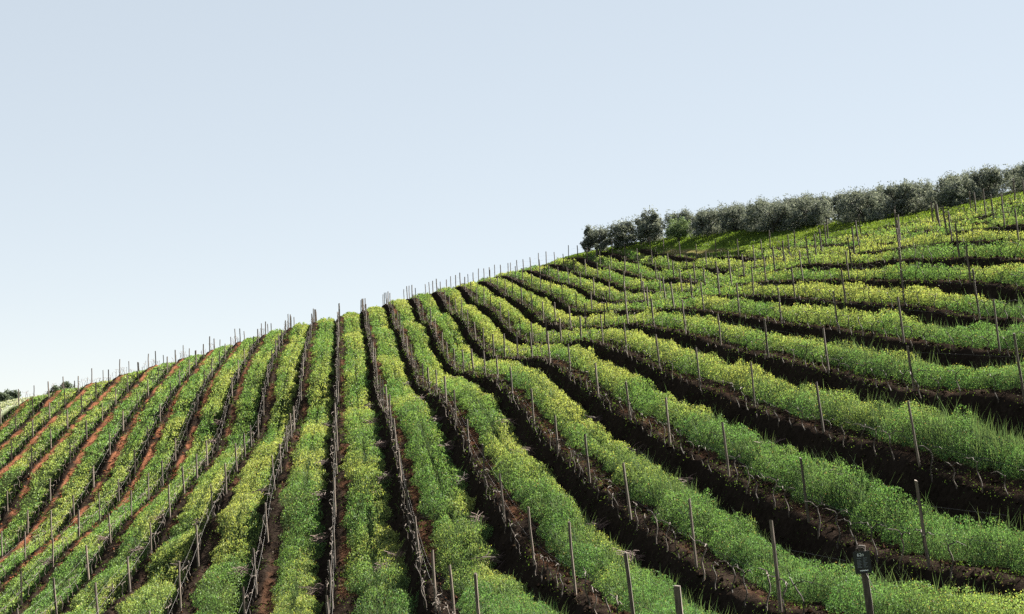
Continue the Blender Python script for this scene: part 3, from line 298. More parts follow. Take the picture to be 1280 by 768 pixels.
# ------------------------------------------------------------------ ground sheet
def axis(fine0, fine1, step, lo, hi):
    f = []; x = fine0
    while x < fine1: f.append(x); x += step(x)
    f.append(fine1)
    def out(x, d, lim):
        r = []; s = step(x)*2
        while abs(x) < lim: x += d*s; s = min(s*1.22, 600); r.append(x)
        return r
    return np.array(out(fine0, -1, lo)[::-1]+f+out(fine1, 1, hi))
ua = axis(13, 182, lambda x: max(.10, x*.0048), 4000, 9000)
va = axis(-46, 64, lambda x: .0917, 6000, 6000)
UU, VV = np.meshgrid(ua, va, indexing='ij')
IV = in_vines(UU, VV); T, KI = crop_t(UU, VV)
Z = ground_z(UU, VV)
l, r = strip_edges(UU, KI)
inside = sst(-.04, .04, np.minimum(T-l, r-T))*IV
near = np.exp(-np.maximum(0, np.hypot(UU-85, VV-10)-130)/40.)
clod = ((fbm(UU*2.0, VV*2.0, 3)-.5)*.20+np.maximum(0, fbm(UU*4.1+9, VV*4.1, 2)-.5)*.26+(noise(UU*8.3, VV*8.3)-.5)*.06)*(1-.35*sst(2, 10, VV))
Z = Z+clod*near*(IV*(1-.6*inside)+.35*(1-IV))
pd = path_dist(UU, VV)+(fbm(UU*.8, VV*.8, 2)-.5)*1.2
pm = (1-sst(.35, .9, pd))
Z = Z-pm*.10
big = fbm(UU*.11, VV*.11, 3); mid = fbm(UU*.6, VV*.6, 3)
C = np.zeros(UU.shape+(3,)); lerp = lambda a, b, t: a+(b-a)*t[..., None]
soil = np.array([.0150, .0112, .0090]); redd = np.array([.040, .021, .013]); oran = np.array([.105, .045, .025])
C[:] = soil
bench = (1-sst(.22, .34, T))*sst(.06, .12, T+(mid-.5)*.14)                                  # redder soil along the edge of each bench
C = lerp(C, redd, np.clip(bench*sst(.42, .6, mid)*1.0*(1-.8*sst(6, 16, VV))*(1-.5*sst(45, 30, UU))*(1-.8*sst(72, 58, UU)*sst(-1.5, -4, VV)), 0, 1))  # red weakened at lower left, painting shade into the bench soil there
C = lerp(C, oran, np.clip(bench*sst(-5, -13, VV)*sst(58, 76, UU)*sst(.37, .55, mid+.45*(big-.5)+.14*sst(-14, -26, VV)), 0, 1))
turf = np.array([.045, .075, .018])
C = lerp(C, np.array([0.0252, 0.036, 0.01296]), inside*.9)
og = (1-IV)
C = lerp(C, np.array([0.072, 0.1116, 0.02016]), og)
C = lerp(C, np.array([0.144, 0.09, 0.054]), pm*(1-IV)*.55)
pale = sst(-31.0, -31.6, VV)*sst(40, 60, UU)*og
C = lerp(C, np.array([0.216, 0.2304, 0.18]), pale*near)
far = sst(180, 600, np.hypot(UU, VV)); C = lerp(C, np.array([.09, .11, .05]), far)
nu, nv = UU.shape
me = bpy.data.meshes.new('ground'); me.vertices.add(nu*nv)
me.vertices.foreach_set('co', np.stack([VV, UU, Z], -1).astype(np.float32).reshape(-1))
I = np.arange(nu*nv).reshape(nu, nv)
Q = np.stack([I[:-1, :-1], I[:-1, 1:], I[1:, 1:], I[1:, :-1]], -1).reshape(-1, 4)
me.loops.add(Q.size); me.loops.foreach_set('vertex_index', Q.reshape(-1).astype(np.int32))
me.polygons.add(len(Q)); me.polygons.foreach_set('loop_start', np.arange(0, Q.size, 4, dtype=np.int32)); me.update(calc_edges=True)
me.polygons.foreach_set('use_smooth', np.ones(len(Q), bool))
at = me.attributes.new('tint', 'FLOAT_COLOR', 'POINT')
at.data.foreach_set('color', np.concatenate([C.reshape(-1, 3), np.ones((nu*nv, 1))], 1).astype(np.float32).reshape(-1))
me.materials.append(M_GROUND); tag(obj_of('ground', me), kind='structure')
del UU, VV, C, Q, I

# ------------------------------------------------------------------ sown cover crop, wild flowers, grass
def frame_ok(u, v, z, mx=330, my=110):
    x, y, D = project(u, v, z); return (x > -mx) & (x < 1280+mx) & (y > -my) & (y < 768+my+30)
def rnd(n): return RNG.random(n)
def leaf_quads(pos, size, aspect, up=.0, tilt=1.0):
    """diamond leaves, random heading; up 1 = upright"""
    n = len(pos); th = rnd(n)*2*np.pi; el = (rnd(n)-.25)*tilt*np.pi*.5+up
    d = np.stack([np.cos(th)*np.cos(el), np.sin(th)*np.cos(el), np.sin(el)], 1)
    ro = rnd(n)*np.pi; s = np.stack([-np.sin(th), np.cos(th), np.zeros(n)], 1); q = np.cross(d, s)
    w = s*np.cos(ro)[:, None]+q*np.sin(ro)[:, None]
    L = size[:, None]; W = L*aspect
    P = np.stack([pos-d*L*.5, pos+w*W*.5, pos+d*L*.5, pos-w*W*.5], 1)
    return P
crop_P, crop_C, flow_P, flow_C, bl_P, bl_C = [], [], [], [], [], []
XYZ = lambda u, v, z: np.stack([v, u, z], 1)
def yellow(u, v, ki, t):
    """how much the strip is in flower, plus a sunlit crest painted on right-hand strips"""
    f = fbm(u*.16+ki*3.1, ki*5.7+t*1.5, 3)
    strip = noise(ki*1.7+.3, u*.02)
    lobe = .22*sst(.46, .60, t)*((ki >= -5) & (ki <= 1))
    return np.clip((f-.46)*2.4+.34*(strip-.4)+lobe+.16*sst(45, 80, u)+.20*sst(2, 12, v)*sst(40, 60, u)-.18*sst(48, 30, u)-.20*sst(-6, -14, v)+(.42*(t-.47)/.26-.05)*sst(2, 9, v), 0, 1)  # last term paints a sunlit crest: yellower right side, greener left face
for ki in range(-12, 18):
    e = row_end(min(max(ki, -11), 17)); e2 = row_end(min(max(ki+1, -11), 17)); e = min(e, e2)+1.5
    if ki == -12: continue
    u0 = 16.
    while u0 < e:
        u1 = min(u0*1.10, e); um = .5*(u0+u1); vm = OFF+(ki+.5)*ROW
        L = float(np.clip(.00112*um, .030, .15)); dens = 2.5/(L*L)*1.25
        n = int(dens*(u1-u0)*ROW*.52)
        u = u0+rnd(n)*(u1-u0); k = np.full(n, ki)
        lo, hi = strip_edges(u, k); s = rnd(n)
        t = lo-.03+(hi-lo+.06)*s; v = OFF+(ki+t)*ROW
        g = ground_z(u, v)
        cl = fbm(u*2.4, v*2.4, 2); cl = .24+.54*sst(.25, .75, cl); H = crop_h(u, v, ki)*(.04+.95*fbm(u*.9, v*.9, 2)+.95*cl)
        dome = np.clip(1.02-np.abs((s-.5)*2)**3.6, .22, 1)
        lobe = ((ki >= -6) & (ki <= 3))*sst(38, 50, u)
        gap = np.exp(-((t-.49)/.035)**2)*lobe*sst(.25, .45, noise(u*.3, ki*9.))
        dome = dome*(1-.85*gap)
        z = g+H*dome*(1-.97*rnd(n)**1.35)+.01
        bare = fbm(u*.9+40, v*1.4, 2)                                           # thin places
        thin = .30+.22*sst(-8, -22, v)-.12*sst(0, 8, v)
        keep = (frame_ok(u, v, z)) & (in_vines(u, v) > .35) & (rnd(n) < .45+1.1*np.clip(cl-.28, 0, 1)) & (rnd(n) < .25+.75*sst(thin-.08, thin+.05, bare)) & (rnd(n) > gap*.8)
        u, v, z, t, H, dome, s, g = (a[keep] for a in (u, v, z, t, H, dome, s, g)); n = len(u)
        if n == 0: u0 = u1; continue
        fl = yellow(u, v, ki, t)
        top = np.clip((z-g)/(H*dome+.01), 0, 1)
        size = L*(.7+.7*rnd(n))
        P = leaf_quads(XYZ(u, v, z), size*1.15, .46, .42)
        hue = np.clip(1.9*(fbm(u*.55+9, v*.8, 3)-.5)+.5, 0, 1)+.3*(rnd(n)-.5); nearb = sst(75, 32, u)
        c = np.array([.080, .156, .046])[None]*(1-hue)[:, None]+np.array([.118, .184, .054])[None]*hue[:, None]
        c = c*2*.5
        cool = np.array([.062, .142, .056]); mixc = np.clip(nearb*.45+.45*(fbm(u*.4+3, v*.6+7, 2)-.42), 0, 1)[:, None]
        c = c*(1-mixc)+cool*mixc
        warm = np.array([.220, .252, .082]); w = (fl*.9)[:, None]; c = c*(1-w)+warm*w
        c = c*((.48+.95*rnd(n))*(1+.22*sst(-4, -16, v)))[:, None]
        dry = rnd(n) < .03; c[dry] = np.array([0.16, 0.12, 0.064])
        crop_P.append(P); crop_C.append(c)
        # flower heads on the tops
        m = (rnd(n) < fl*.42+.006) & (top > .45)
        if m.any():
            q = XYZ(u[m], v[m], z[m]+.02+.05*rnd(m.sum())); sz = size[m]*(.38+.26*rnd(m.sum()))
            flow_P.append(leaf_quads(q, sz, .9, .1)); flow_C.append(np.array([.34, .355, .105])*(.75+.5*rnd(m.sum()))[:, None])
        # upright blades of oats among the near crop
        if um < 75:
            nb = int((u1-u0)*ROW*.5*(300 if um < 45 else 90)); ub = u0+rnd(nb)*(u1-u0); kb = np.full(nb, ki); lo, hi = strip_edges(ub, kb)
            sb = rnd(nb); tb = lo-.02+(hi-lo+.05)*sb; vb = OFF+(ki+tb)*ROW; gb = ground_z(ub, vb)
            hb = crop_h(ub, vb, ki)*(.64+.50*rnd(nb)**1.5+.75*(rnd(nb) < .07))*np.clip(1.1-np.abs((sb-.5)*2)**3, .3, 1)+.04
            ok = frame_ok(ub, vb, gb) & (rnd(nb) < .35+.65*sst(.42, .55, fbm(ub*.5+70, vb*.8, 2))); ub, vb, gb, hb = ub[ok], vb[ok], gb[ok], hb[ok]; nb = len(ub)
            if nb:
                th = rnd(nb)*2*np.pi; ln = hb*(.15+.35*rnd(nb)); wd = .006+.006*rnd(nb)+um*.00012
                b0 = XYZ(ub, vb, gb); dx = np.stack([np.cos(th), np.sin(th), 0*th], 1); sd = np.stack([-np.sin(th), np.cos(th), 0*th], 1)
                tip = b0+dx*ln[:, None]+np.array([0, 0, 1.])*hb[:, None]; mdl = b0+dx*(ln*.3)[:, None]+np.array([0, 0, .62])*hb[:, None]
                bl_P.append(np.stack([b0-sd*wd[:, None]*.5, mdl+sd*wd[:, None]*.55, tip, mdl-sd*wd[:, None]*.45], 1))
                bl_C.append((np.array([0.0504, 0.0972, 0.04752])*(1-.5*rnd(nb))[:, None]+np.array([0.054, 0.0576, 0.0252])*rnd(nb)[:, None])*.9)
        u0 = u1
def scatter(n, uf, vf, keepf, L_of, col, hmax, up=.4, aspect=.5):
    u, v = uf(n), vf(n); kp = keepf(u, v) & frame_ok(u, v, base_z(u, v)); u, v = u[kp], v[kp]; m = len(u)
    if not m: return
    z = ground_z(u, v)+.01+hmax*rnd(m)**1.5; sz = L_of(u)*(.7+.7*rnd(m))
    crop_P.append(leaf_quads(XYZ(u, v, z), sz, aspect, up)); crop_C.append(col(u, v, m))
un = lambda a, b: (lambda n: a+(b-a)*rnd(n))
# turf of the olive grove and of the strip beside the path
scatter(420000, un(78, 172), un(24, 84), lambda u, v: (in_vines(u, v) < .5) & (path_dist(u, v) > .7+.8*noise(u*2, v*2)) & (np.interp(u, [78, 100, 160], [52, 60, 60])+18 > v),
        lambda u: .00125*u, lambda u, v, m: (np.array([0.0612, 0.108, 0.01872])*(1-fbm(u*.5, v*.5, 2))[:, None]+np.array([0.09, 0.1188, 0.0216])*fbm(u*.5, v*.5, 2)[:, None])*(.55+.9*rnd(m))[:, None], .26)
# weeds on the banks and under the vines
def weed_keep(u, v):
    t, k = crop_t(u, v); w = fbm(u*.8+11, v*1.1+5, 2)+.10*sst(45, 25, u)+.10*sst(2, 12, v)
    return (in_vines(u, v) > .8) & ((t > .71) | (t < .33)) & (w > .545-.035*sst(2, 8, v)+.05*rnd(len(u))-.10*(1-sst(0, .10, np.minimum(np.abs(t-.26), np.abs(t-.755)))))
scatter(420000, lambda n: 20+(rnd(n)**1.6)*120, un(-32, 45), weed_keep, lambda u: np.clip(.0012*u, .035, .14), lambda u, v, m: np.array([0.054, 0.09, 0.01872])*(.6+.7*rnd(m))[:, None], .13)
def weed2(u, v):
    t, k = crop_t(u, v); return (in_vines(u, v) > .8) & ((t > .72) | (t < .33))
scatter(110000, lambda n: 20+(rnd(n)**1.4)*120, un(-32, 45), weed2, lambda u: np.clip(.0011*u, .03, .12), lambda u, v, m: np.where((rnd(m) < .5)[:, None], np.array([0.0504, 0.072, 0.0216]), np.array([0.1224, 0.0864, 0.0576]))*(.6+.7*rnd(m))[:, None], .05, .1, .4)
me = quad_mesh('grass', np.concatenate(crop_P+bl_P), M_CROP, np.concatenate(crop_C+bl_C))
tag(obj_of('grass', me), 'green cover crop and grass growing in strips between the vine rows', 'grass', kind='stuff')
me = quad_mesh('mustard_flowers', np.concatenate(flow_P), M_FLOW, np.concatenate(flow_C))
tag(obj_of('mustard_flowers', me), 'yellow mustard flowers sprinkled over the tops of the cover crop', 'flowers', kind='stuff')
print('crop leaves', sum(len(a) for a in crop_P), 'blades', sum(len(a) for a in bl_P), 'flowers', sum(len(a) for a in flow_P))
# pale flowering field past the last row on the left
n = 60000; u = 50+rnd(n)*110; v = -31.9-rnd(n)*14; z = base_z(u, v); k = frame_ok(u, v, z); u, v, z = u[k], v[k], z[k]; n = len(u)
P = leaf_quads(XYZ(u, v, z+.02+.25*rnd(n)*(.5+fbm(u*.4, v*.4, 2))), (.14+.08*rnd(n)), .6, .3)
c = np.where((rnd(n) < .75)[:, None], np.array([0.3096, 0.324, 0.2808]), np.array([0.1152, 0.1512, 0.072]))*(.7+.5*rnd(n))[:, None]
tag(obj_of('white_flowers', quad_mesh('white_flowers', P, M_FLOW, c)), 'pale whitish flowering ground cover beyond the last vine row', 'flowers', kind='stuff')

# loose clods of turned soil along the banks and trenches
n = 60000; u = 20+(rnd(n)**1.5)*95; v = -30+76*rnd(n); t, k = crop_t(u, v); l_, r_ = strip_edges(u, k)
kp = (in_vines(u, v) > .8) & ((t < l_+.03) | (t > r_-.02)) & frame_ok(u, v, base_z(u, v)) & (rnd(n) < .35+.9*sst(.4, .6, fbm(u*1.3, v*1.3, 2))); u, v, t = u[kp], v[kp], t[kp]; n = len(u)
z = ground_z(u, v); sz = (.02+.055*rnd(n)**2.5)*(1+u/140)
oct_ = np.array([[1, 0, 0], [0, 1, 0], [-1, 0, 0], [0, -1, 0], [0, 0, .8], [0, 0, -.8]], float); tri = np.array([[0, 1, 4], [1, 2, 4], [2, 3, 4], [3, 0, 4], [1, 0, 5], [2, 1, 5], [3, 2, 5], [0, 3, 5]])
vt = oct_[None]*(.6+.7*rnd(n*6).reshape(n, 6, 1))*sz[:, None, None]; a = rnd(n)*6.28; ca, sa = np.cos(a)[:, None], np.sin(a)[:, None]
vt = np.stack([vt[..., 0]*ca-vt[..., 1]*sa, vt[..., 0]*sa+vt[..., 1]*ca, vt[..., 2]], -1)+XYZ(u, v, z+sz*.35+.03)[:, None]
orr = ((t > .04) & (t < .30))*(.14+.86*sst(-5, -13, v)*sst(58, 76, u))*(1-.7*sst(6, 16, v))*(rnd(n) < .75)
cc = np.array([0.01728, 0.01224, 0.00936])[None]*(1-orr)[:, None]+np.array([0.1152, 0.04464, 0.02016])[None]*orr[:, None]; cc = cc*(.7+.7*rnd(n))[:, None]
me = quad_mesh('soil_clods', vt[:, tri].reshape(-1, 3, 3), M_CLOD, np.repeat(cc, 8, 0), 3)
tag(obj_of('soil_clods', me), 'loose dark brown clods of turned soil beside the vine rows', 'soil', kind='stuff')

# ------------------------------------------------------------------ posts
ORD = ['zeroth', 'first', 'second', 'third', 'fourth', 'fifth', 'sixth', 'seventh', 'eighth', 'ninth', 'tenth', 'eleventh', 'twelfth', 'thirteenth', 'fourteenth', 'fifteenth', 'sixteenth', 'seventeenth',
       'eighteenth', 'nineteenth', 'twentieth', 'twenty-first', 'twenty-second', 'twenty-third', 'twenty-fourth', 'twenty-fifth', 'twenty-sixth', 'twenty-seventh', 'twenty-eighth', 'twenty-ninth', 'thirtieth', 'thirty-first', 'thirty-second', 'thirty-third', 'thirty-fourth', 'thirty-fifth']
def gap_name(r): return 'strip right of the upright row' if r == 0 else 'strip right of the %s row %s of the upright row' % (ORD[abs(r)], 'right' if r > 0 else 'left')
def row_name(r):
    return 'the upright middle vine row' if r == 0 else '%s vine row %s of the upright row' % (ORD[abs(r)], 'right' if r > 0 else 'left')
def post_mesh(i, h, rad):
    rs = random.Random(i); n = 7; V = []; Fc = []
    lv = [-.35, 0, h*.3, h*.65, h-.012, h]
    for j, z in enumerate(lv):
        bx, by = (rs.uniform(-.008, .008) for _ in '12'); rr = rad*(1.06-.10*j/5)*(.88 if j == 5 else 1)
        for k in range(n):
            a = 2*math.pi*k/n+.3*i; q = rr*(1+.10*math.sin(3*a+i)); V.append((bx+q*math.cos(a), by+q*math.sin(a), z+(.012*math.cos(a+i) if j >= 4 else 0)))
    for j in range(len(lv)-1):
        for k in range(n): Fc.append((j*n+k, j*n+(k+1) % n, (j+1)*n+(k+1) % n, (j+1)*n+k))
    Fc.append(tuple(range((len(lv)-1)*n, len(lv)*n)))
    return V, Fc
PV = [post_mesh(i, 1.52+.05*(i % 3), .029+.003*(i % 4)) for i in range(8)]
PM = []
for i, (V, Fc) in enumerate(PV):
    me = bpy.data.meshes.new('vineyard_post'); me.from_pydata(V, [], Fc); me.materials.append(M_POST); PM.append(me)
posts = []
rp = random.Random(21)
for r in ROWS:
    v0 = OFF+r*ROW; k = 3; seen = 0
    while True:
        k += 1; u = PH+POST*k+rp.uniform(-.22, .22)
        if u < 22: continue
        if u > row_end(r): break
        v = v0+rp.uniform(-.06, .06); z = float(ground_z(u, v0+.03))
        x, y, D = (float(a) for a in project(u, v, z)); xt, yt, D2 = (float(a) for a in project(u, v, z+1.45))
        if x < -60 or x > 1400 or yt > 775: continue
        vis = 0 <= xt <= 1280 and yt < 768
        if vis: seen += 1
        lean = math.radians(2.0+4.5*math.exp(-max(0, u-25)/45.)+3.0*min(max((v-2)/25, 0), 1)*math.exp(-max(0, u-30)/90.)+rp.uniform(-1.6, 1.6))
        posts.append(dict(r=r, n=seen, u=u, v=v, z=z, D=D, vis=vis, x=x, y=y, m=rp.randrange(8), rx=math.radians(rp.uniform(-2, 2)), ry=-lean, s=rp.uniform(.90, 1.06)))
order = sorted([p for p in posts if p['vis']], key=lambda p: p['D'])
solo = set(id(p) for p in order[:300])
restP = []
for p in posts:
    eul = Euler((p['rx'], p['ry'], 0), 'XYZ'); sc = (1, 1, p['s'])
    f_ = 1+.5*min(1, max(0, (p['D']-40)/50)); sc = (f_, f_, p['s'])
    if id(p) in solo:
        o = obj_of('vineyard_post', PM[p['m']]); o.location = (p['v'], p['u'], p['z']); o.rotation_euler = eul; o.scale = sc
        tag(o, 'weathered wooden post, %s from the bottom in %s' % (ORD[p['n']], row_name(p['r'])), 'post', 'trellis posts along the vine rows')
    else: restP.append((p, Matrix.LocRotScale(Vector((p['v'], p['u'], p['z'])), eul, Vector(sc))))
if restP:
    V, Fc = merge([([tuple(mt @ Vector(q)) for q in PV[p['m']][0]], PV[p['m']][1]) for p, mt in restP])
    tag(link_mesh('distant_posts', V, Fc, M_POST), 'far wooden trellis posts near and beyond the crest of the hill', 'posts', kind='stuff')
# thick end posts at the bottom of the rows
EP = merge([post_mesh(3, 1.62, .06)])
def end_post(u, r, label, dv=0, h=1., rx=0):
    v = OFF+r*ROW+dv; o = link_mesh('end_post', *EP, M_POST); o.location = (v, u, float(ground_z(u, v))); o.rotation_euler = (rx, math.radians(-6), 0); o.scale = (1, 1, h)
    return tag(o, label, 'post', 'thick posts at the ends of the vine rows')
e2 = end_post(20.6, 2, 'thick end post with only its pale top showing at the bottom edge', 0, .72)
e3 = end_post(20.6, 3, 'thick wooden end post carrying the small black sign', .30, .80)

# ------------------------------------------------------------------ bare vines
def vine_parts(i):
    rs = random.Random(100+i); h = rs.uniform(.50, .66); pts = []; x = y = 0.
    lx, ly = rs.uniform(-.16, .16), rs.uniform(-.12, .12); a0, a1 = rs.uniform(0, 6.3), rs.uniform(.02, .055)
    for j in range(8):
        f = j/7; pts.append((lx*f+a1*math.sin(a0+f*8)*f**.3, ly*f+a1*math.cos(a0*1.7+f*7), -.08+(h+.08)*f))
    pts[0] = (0, 0, -.10)
    tr = tube(pts, [.021, .019, .017, .015, .015, .015, .016, .012], 5)
    arms = []
    for sgn in ((1, -1) if rs.random() < .8 else (rs.choice((1, -1)),)):
        q = [Vector(pts[-1])-Vector((0, 0, .02))]; ln = rs.uniform(.42, .66); n = 5
        for j in range(1, n+1):
            f = j/n; q.append(Vector((pts[-1][0]*(1-f)+rs.uniform(-.025, .025), pts[-1][1]+sgn*ln*f, pts[-1][2]+.05*math.sin(f*3)+rs.uniform(-.02, .02)+.04*f)))
        arms.append(tube(q, [.012, .011, .010, .009, .008, .006], 5))
        for j in range(rs.randrange(0, 3)):
            b = q[rs.randrange(2, n+1)]; l = rs.uniform(.06, .20); d = Vector((rs.uniform(-.6, .6), rs.uniform(-.4, .4), rs.choice((1, 1, 1, -.8))))*l
            arms.append(tube([b, b+d*.5+Vector((rs.uniform(-.02, .02), 0, 0)), b+d], [.009, .007, .004], 4))
    return tr, merge(arms)
VP = [vine_parts(i) for i in range(14)]; VM = []
for tr, ar in VP:
    a = bpy.data.meshes.new('trunk'); a.from_pydata(tr[0], [], tr[1]); a.materials.append(M_VINE)
    b = bpy.data.meshes.new('cordon'); b.from_pydata(ar[0], [], ar[1]); b.materials.append(M_VINE); VM.append((a, b))
rv = random.Random(5); vines = []; pk = {}
for p in posts:
    if p['vis']: pk.setdefault(p['r'], []).append(p)
for r in ROWS:
    v0 = OFF+r*ROW; u = 21.5; ps = sorted(pk.get(r, []), key=lambda p: p['u'])
    while u < row_end(r)-.5:
        u += rv.uniform(1.02, 1.16)
        if rv.random() < .06: continue
        if any(abs(u-p['u']) < .12 for p in ps): continue
        v = v0-.10+rv.uniform(-.06, .05); z = float(ground_z(u, v+.03)); x, y, D = (float(a) for a in project(u, v, z+.4))
        if -20 < x < 1300 and y < 775 and D < 150:
            before = [p for p in ps if p['u'] < u]
            n = 0
            if before: n = sum(1 for q in vines if q['r'] == r and q['u'] > before[-1]['u'])+1
            else: n = sum(1 for q in vines if q['r'] == r)+1
            vines.append(dict(r=r, u=u, v=v, z=z, D=D, x=x, y=y, b=before[-1]['n'] if before else 0, n=n, m=rv.randrange(14), a=rv.choice((0, math.pi))+rv.uniform(-.15, .15), s=rv.uniform(.85, 1.15)))
order = sorted([q for q in vines if 0 <= q['x'] <= 1280 and q['y'] < 762], key=lambda q: q['D']); solo = set(id(q) for q in order[:300]); rest = []
for q in vines:
    sc = q['s']; fat = 1.0 if q['D'] < 60 else 1.25
    mt = Matrix.LocRotScale(Vector((q['v'], q['u'], q['z'])), Euler((0, -.10, 0)).to_matrix().to_4x4().__matmul__(Euler((0, 0, q['a'])).to_matrix().to_4x4()).to_euler(), Vector((sc*1.0, sc, sc)))
    if id(q) in solo:
        e = bpy.data.objects.new('grapevine', None); COL.objects.link(e); e.empty_display_size = .2; e.location = (q['v'], q['u'], q['z']); e.rotation_euler = mt.to_euler(); e.scale = (sc, sc, sc)
        where = 'past the %s post' % ORD[q['b']] if q['b'] else 'below the first post'
        tag(e, 'bare grapevine, %s %s in %s' % (ORD[q['n']], where, row_name(q['r'])), 'grapevine', 'bare pruned grapevines along the wires')
        obj_of('trunk', VM[q['m']][0], e); obj_of('cordon', VM[q['m']][1], e)
    else: rest.append((q, mt))
vv, ff, off = [], [], 0
cache = [merge([a, b]) for a, b in VP]
for q, mt in rest:
    V, Fc = cache[q['m']]; A = np.array(V)@np.array(mt.to_3x3()).T+np.array(mt.translation); vv.append(A); ff += [tuple(i+off for i in f) for f in Fc]; off += len(V)
tag(link_mesh('distant_grapevines', [tuple(a) for a in np.concatenate(vv)], ff, M_VINE), 'far bare grapevines standing in their rows up the hillside', 'grapevines', kind='stuff')

# ------------------------------------------------------------------ trellis wires
for r in ROWS:
    v0 = OFF+r*ROW
    us = np.arange(20.6, row_end(r), 1.6); zz = ground_z(us, np.full_like(us, v0)); x, y, D = project(us, np.full_like(us, v0), zz+.6)
    ok = np.where((x > -60) & (x < 1340) & (y < 800))[0]
    if len(ok) < 3 or D[ok].min() > 60: continue
    us, zz = us[ok], zz[ok]
    for hgt, nm, dv in ((.62, 'lower', -.035), (1.12, 'upper', -.10)):
        # smooth the line a little: a wire is strained from post to post
        zs = np.convolve(np.pad(zz, 2, mode='edge'), np.ones(5)/5, 'valid')+hgt
        V, Fc = tube([(v0+dv, a, b) for a, b in zip(us, zs)], [.003 if hgt < 1 else .0024]*len(us), 4)
        tag(link_mesh('trellis_wire', V, Fc, M_WIRE), '%s steel wire strung along %s' % (nm, row_name(r)), 'wire', 'trellis wires')

# ------------------------------------------------------------------ heaps of pruned canes
HEAPS = [(46.8, 2.0), (45.8, 1.5), (45.4, 4.8), (40.6, 4.6), (75.0, 1.8), (66.4, 2.0), (58.7, 2.0), (66.5, 4.8), (59.2, 4.8), (52.8, 4.9), (59.6, -0.8), (54.6, -0.7), (48.1, -0.8), (65.7, -3.6), (52.8, -3.7), (65.5, -6.5), (57.4, -6.4), (70.5, -9.2), (65.6, -9.4), (71.1, -14.6), (71.0, -11.9), (58.8, 7.5), (53.1, 7.4), (53.2, 10.3), (45.5, 10.2), (38.8, 7.6), (33.7, 7.4), (38.9, 12.9), (33.2, 13.0), (39.1, 10.4), (67.7, -0.8), (101.9, -9.0), (98.1, -9.0), (91.4, -9.1), (84., -.75), (79., 4.8), (93., 4.7), (84., 7.5), (88., 1.9)]
rh = random.Random(77); cnt = {}
for (u, v) in sorted(HEAPS):
    g = math.floor((v-OFF)/ROW); cnt[g] = cnt.get(g, 0)+1; tubes = []
    z0 = float(ground_z(u, v)); nc = rh.randrange(22, 34); fat = 1+max(0, u-35)/60
    for j in range(nc):
        a = rh.gauss(.4, .5); L = rh.uniform(.35, .95); cx, cy = rh.gauss(0, .12), rh.gauss(0, .22); zc = rh.uniform(.05, .34); el = rh.uniform(-.45, .85)
        d = Vector((math.cos(a)*math.cos(el), math.sin(a)*math.cos(el), math.sin(el))); c = Vector((cx, cy, zc)); k = Vector((rh.uniform(-.06, .06), rh.uniform(-.06, .06), rh.uniform(-.02, .09)))
        pp = [c-d*L*.5, c-d*L*.15+k*.7, c+d*L*.2+k, c+d*L*.5]
        pp = [Vector((q.x, q.y, max(q.z, .02))) for q in pp]
        tubes.append(tube(pp, [.009*fat, .008*fat, .007*fat, .004*fat], 4))
    o = link_mesh('cane_heap', *merge(tubes), M_CANE); o.location = (v, u, z0+.02); o.rotation_euler = (0, 0, 0)
    left = 'the strip just %s' % ('right of '+row_name(g) if g >= 0 else 'left of '+row_name(g+1))
    o['tmp'] = g; tag(o, '%s cane heap up the %s' % (ORD[cnt[g]], gap_name(g)), 'brushwood', 'heaps of pruned vine canes'); del o['tmp']

# ------------------------------------------------------------------ sign on the end post
se = bpy.data.objects.new('sign', None); COL.objects.link(se)
pz = e3.location.z
se.location = (e3.location.x-.17, e3.location.y-.105, pz+1.03); se.rotation_euler = (0, math.radians(-6), math.radians(-14))
tag(se, 'small black vineyard sign with white lettering hung on a thick end post', 'sign')
W, Hh, Tk = .26, .35, .012
V = []; cr = .018
prof2 = []
for (cx, cz, a0) in ((W/2-cr, Hh/2-cr, 0), (-W/2+cr, Hh/2-cr, 90), (-W/2+cr, -Hh/2+cr, 180), (W/2-cr, -Hh/2+cr, 270)):
    for a in (0, 30, 60, 90): prof2.append((cx+cr*math.cos(math.radians(a0+a)), cz+cr*math.sin(math.radians(a0+a))))
n = len(prof2); V = [(x, -Tk/2, z) for x, z in prof2]+[(x, Tk/2, z) for x, z in prof2]
Fc = [tuple(range(n)), tuple(range(2*n-1, n-1, -1))]+[(i, i+n, (i+1) % n+n, (i+1) % n) for i in range(n)]
link_mesh('board', V, Fc, M_BOARD, se)
def text_part(name, s, size, x, z, m):
    cu = bpy.data.curves.new(name, 'FONT'); cu.body = s; cu.size = size; cu.extrude = .0008; cu.align_x = 'CENTER'; cu.space_line = 1.05
    t = bpy.data.objects.new(name, cu); COL.objects.link(t); dg = bpy.context.evaluated_depsgraph_get(); me = bpy.data.meshes.new_from_object(t.evaluated_get(dg))
    bpy.data.objects.remove(t); me.materials.clear(); me.materials.append(m)
    o = obj_of(name, me, se); o.rotation_euler = (math.pi/2, 0, 0); o.location = (x, -Tk/2-.002, z); return o
text_part('heading', '62n', .072, -.02, .10, M_INK)
for i, y in enumerate((.062, .030, .008, -.014, -.036, -.058, -.080)):
    V, Fc = [], []
    for (a, b) in ((-.085, -.015-.012*(i % 2)), (.012, .080-.016*(i % 3))):
        o = len(V); V += [(a, -Tk/2-.002, y), (b, -Tk/2-.002, y), (b, -Tk/2-.002, y+.010), (a, -Tk/2-.002, y+.010)]; Fc.append((o, o+1, o+2, o+3))
    link_mesh('text_line', V, Fc, M_INKD, se)
V = [(-.055, -Tk/2-.002, -.135), (.075, -Tk/2-.002, -.135), (.075, -Tk/2-.002, -.120), (-.055, -Tk/2-.002, -.120)]
link_mesh('text_line', V, [(0, 1, 2, 3)], M_INK, se)
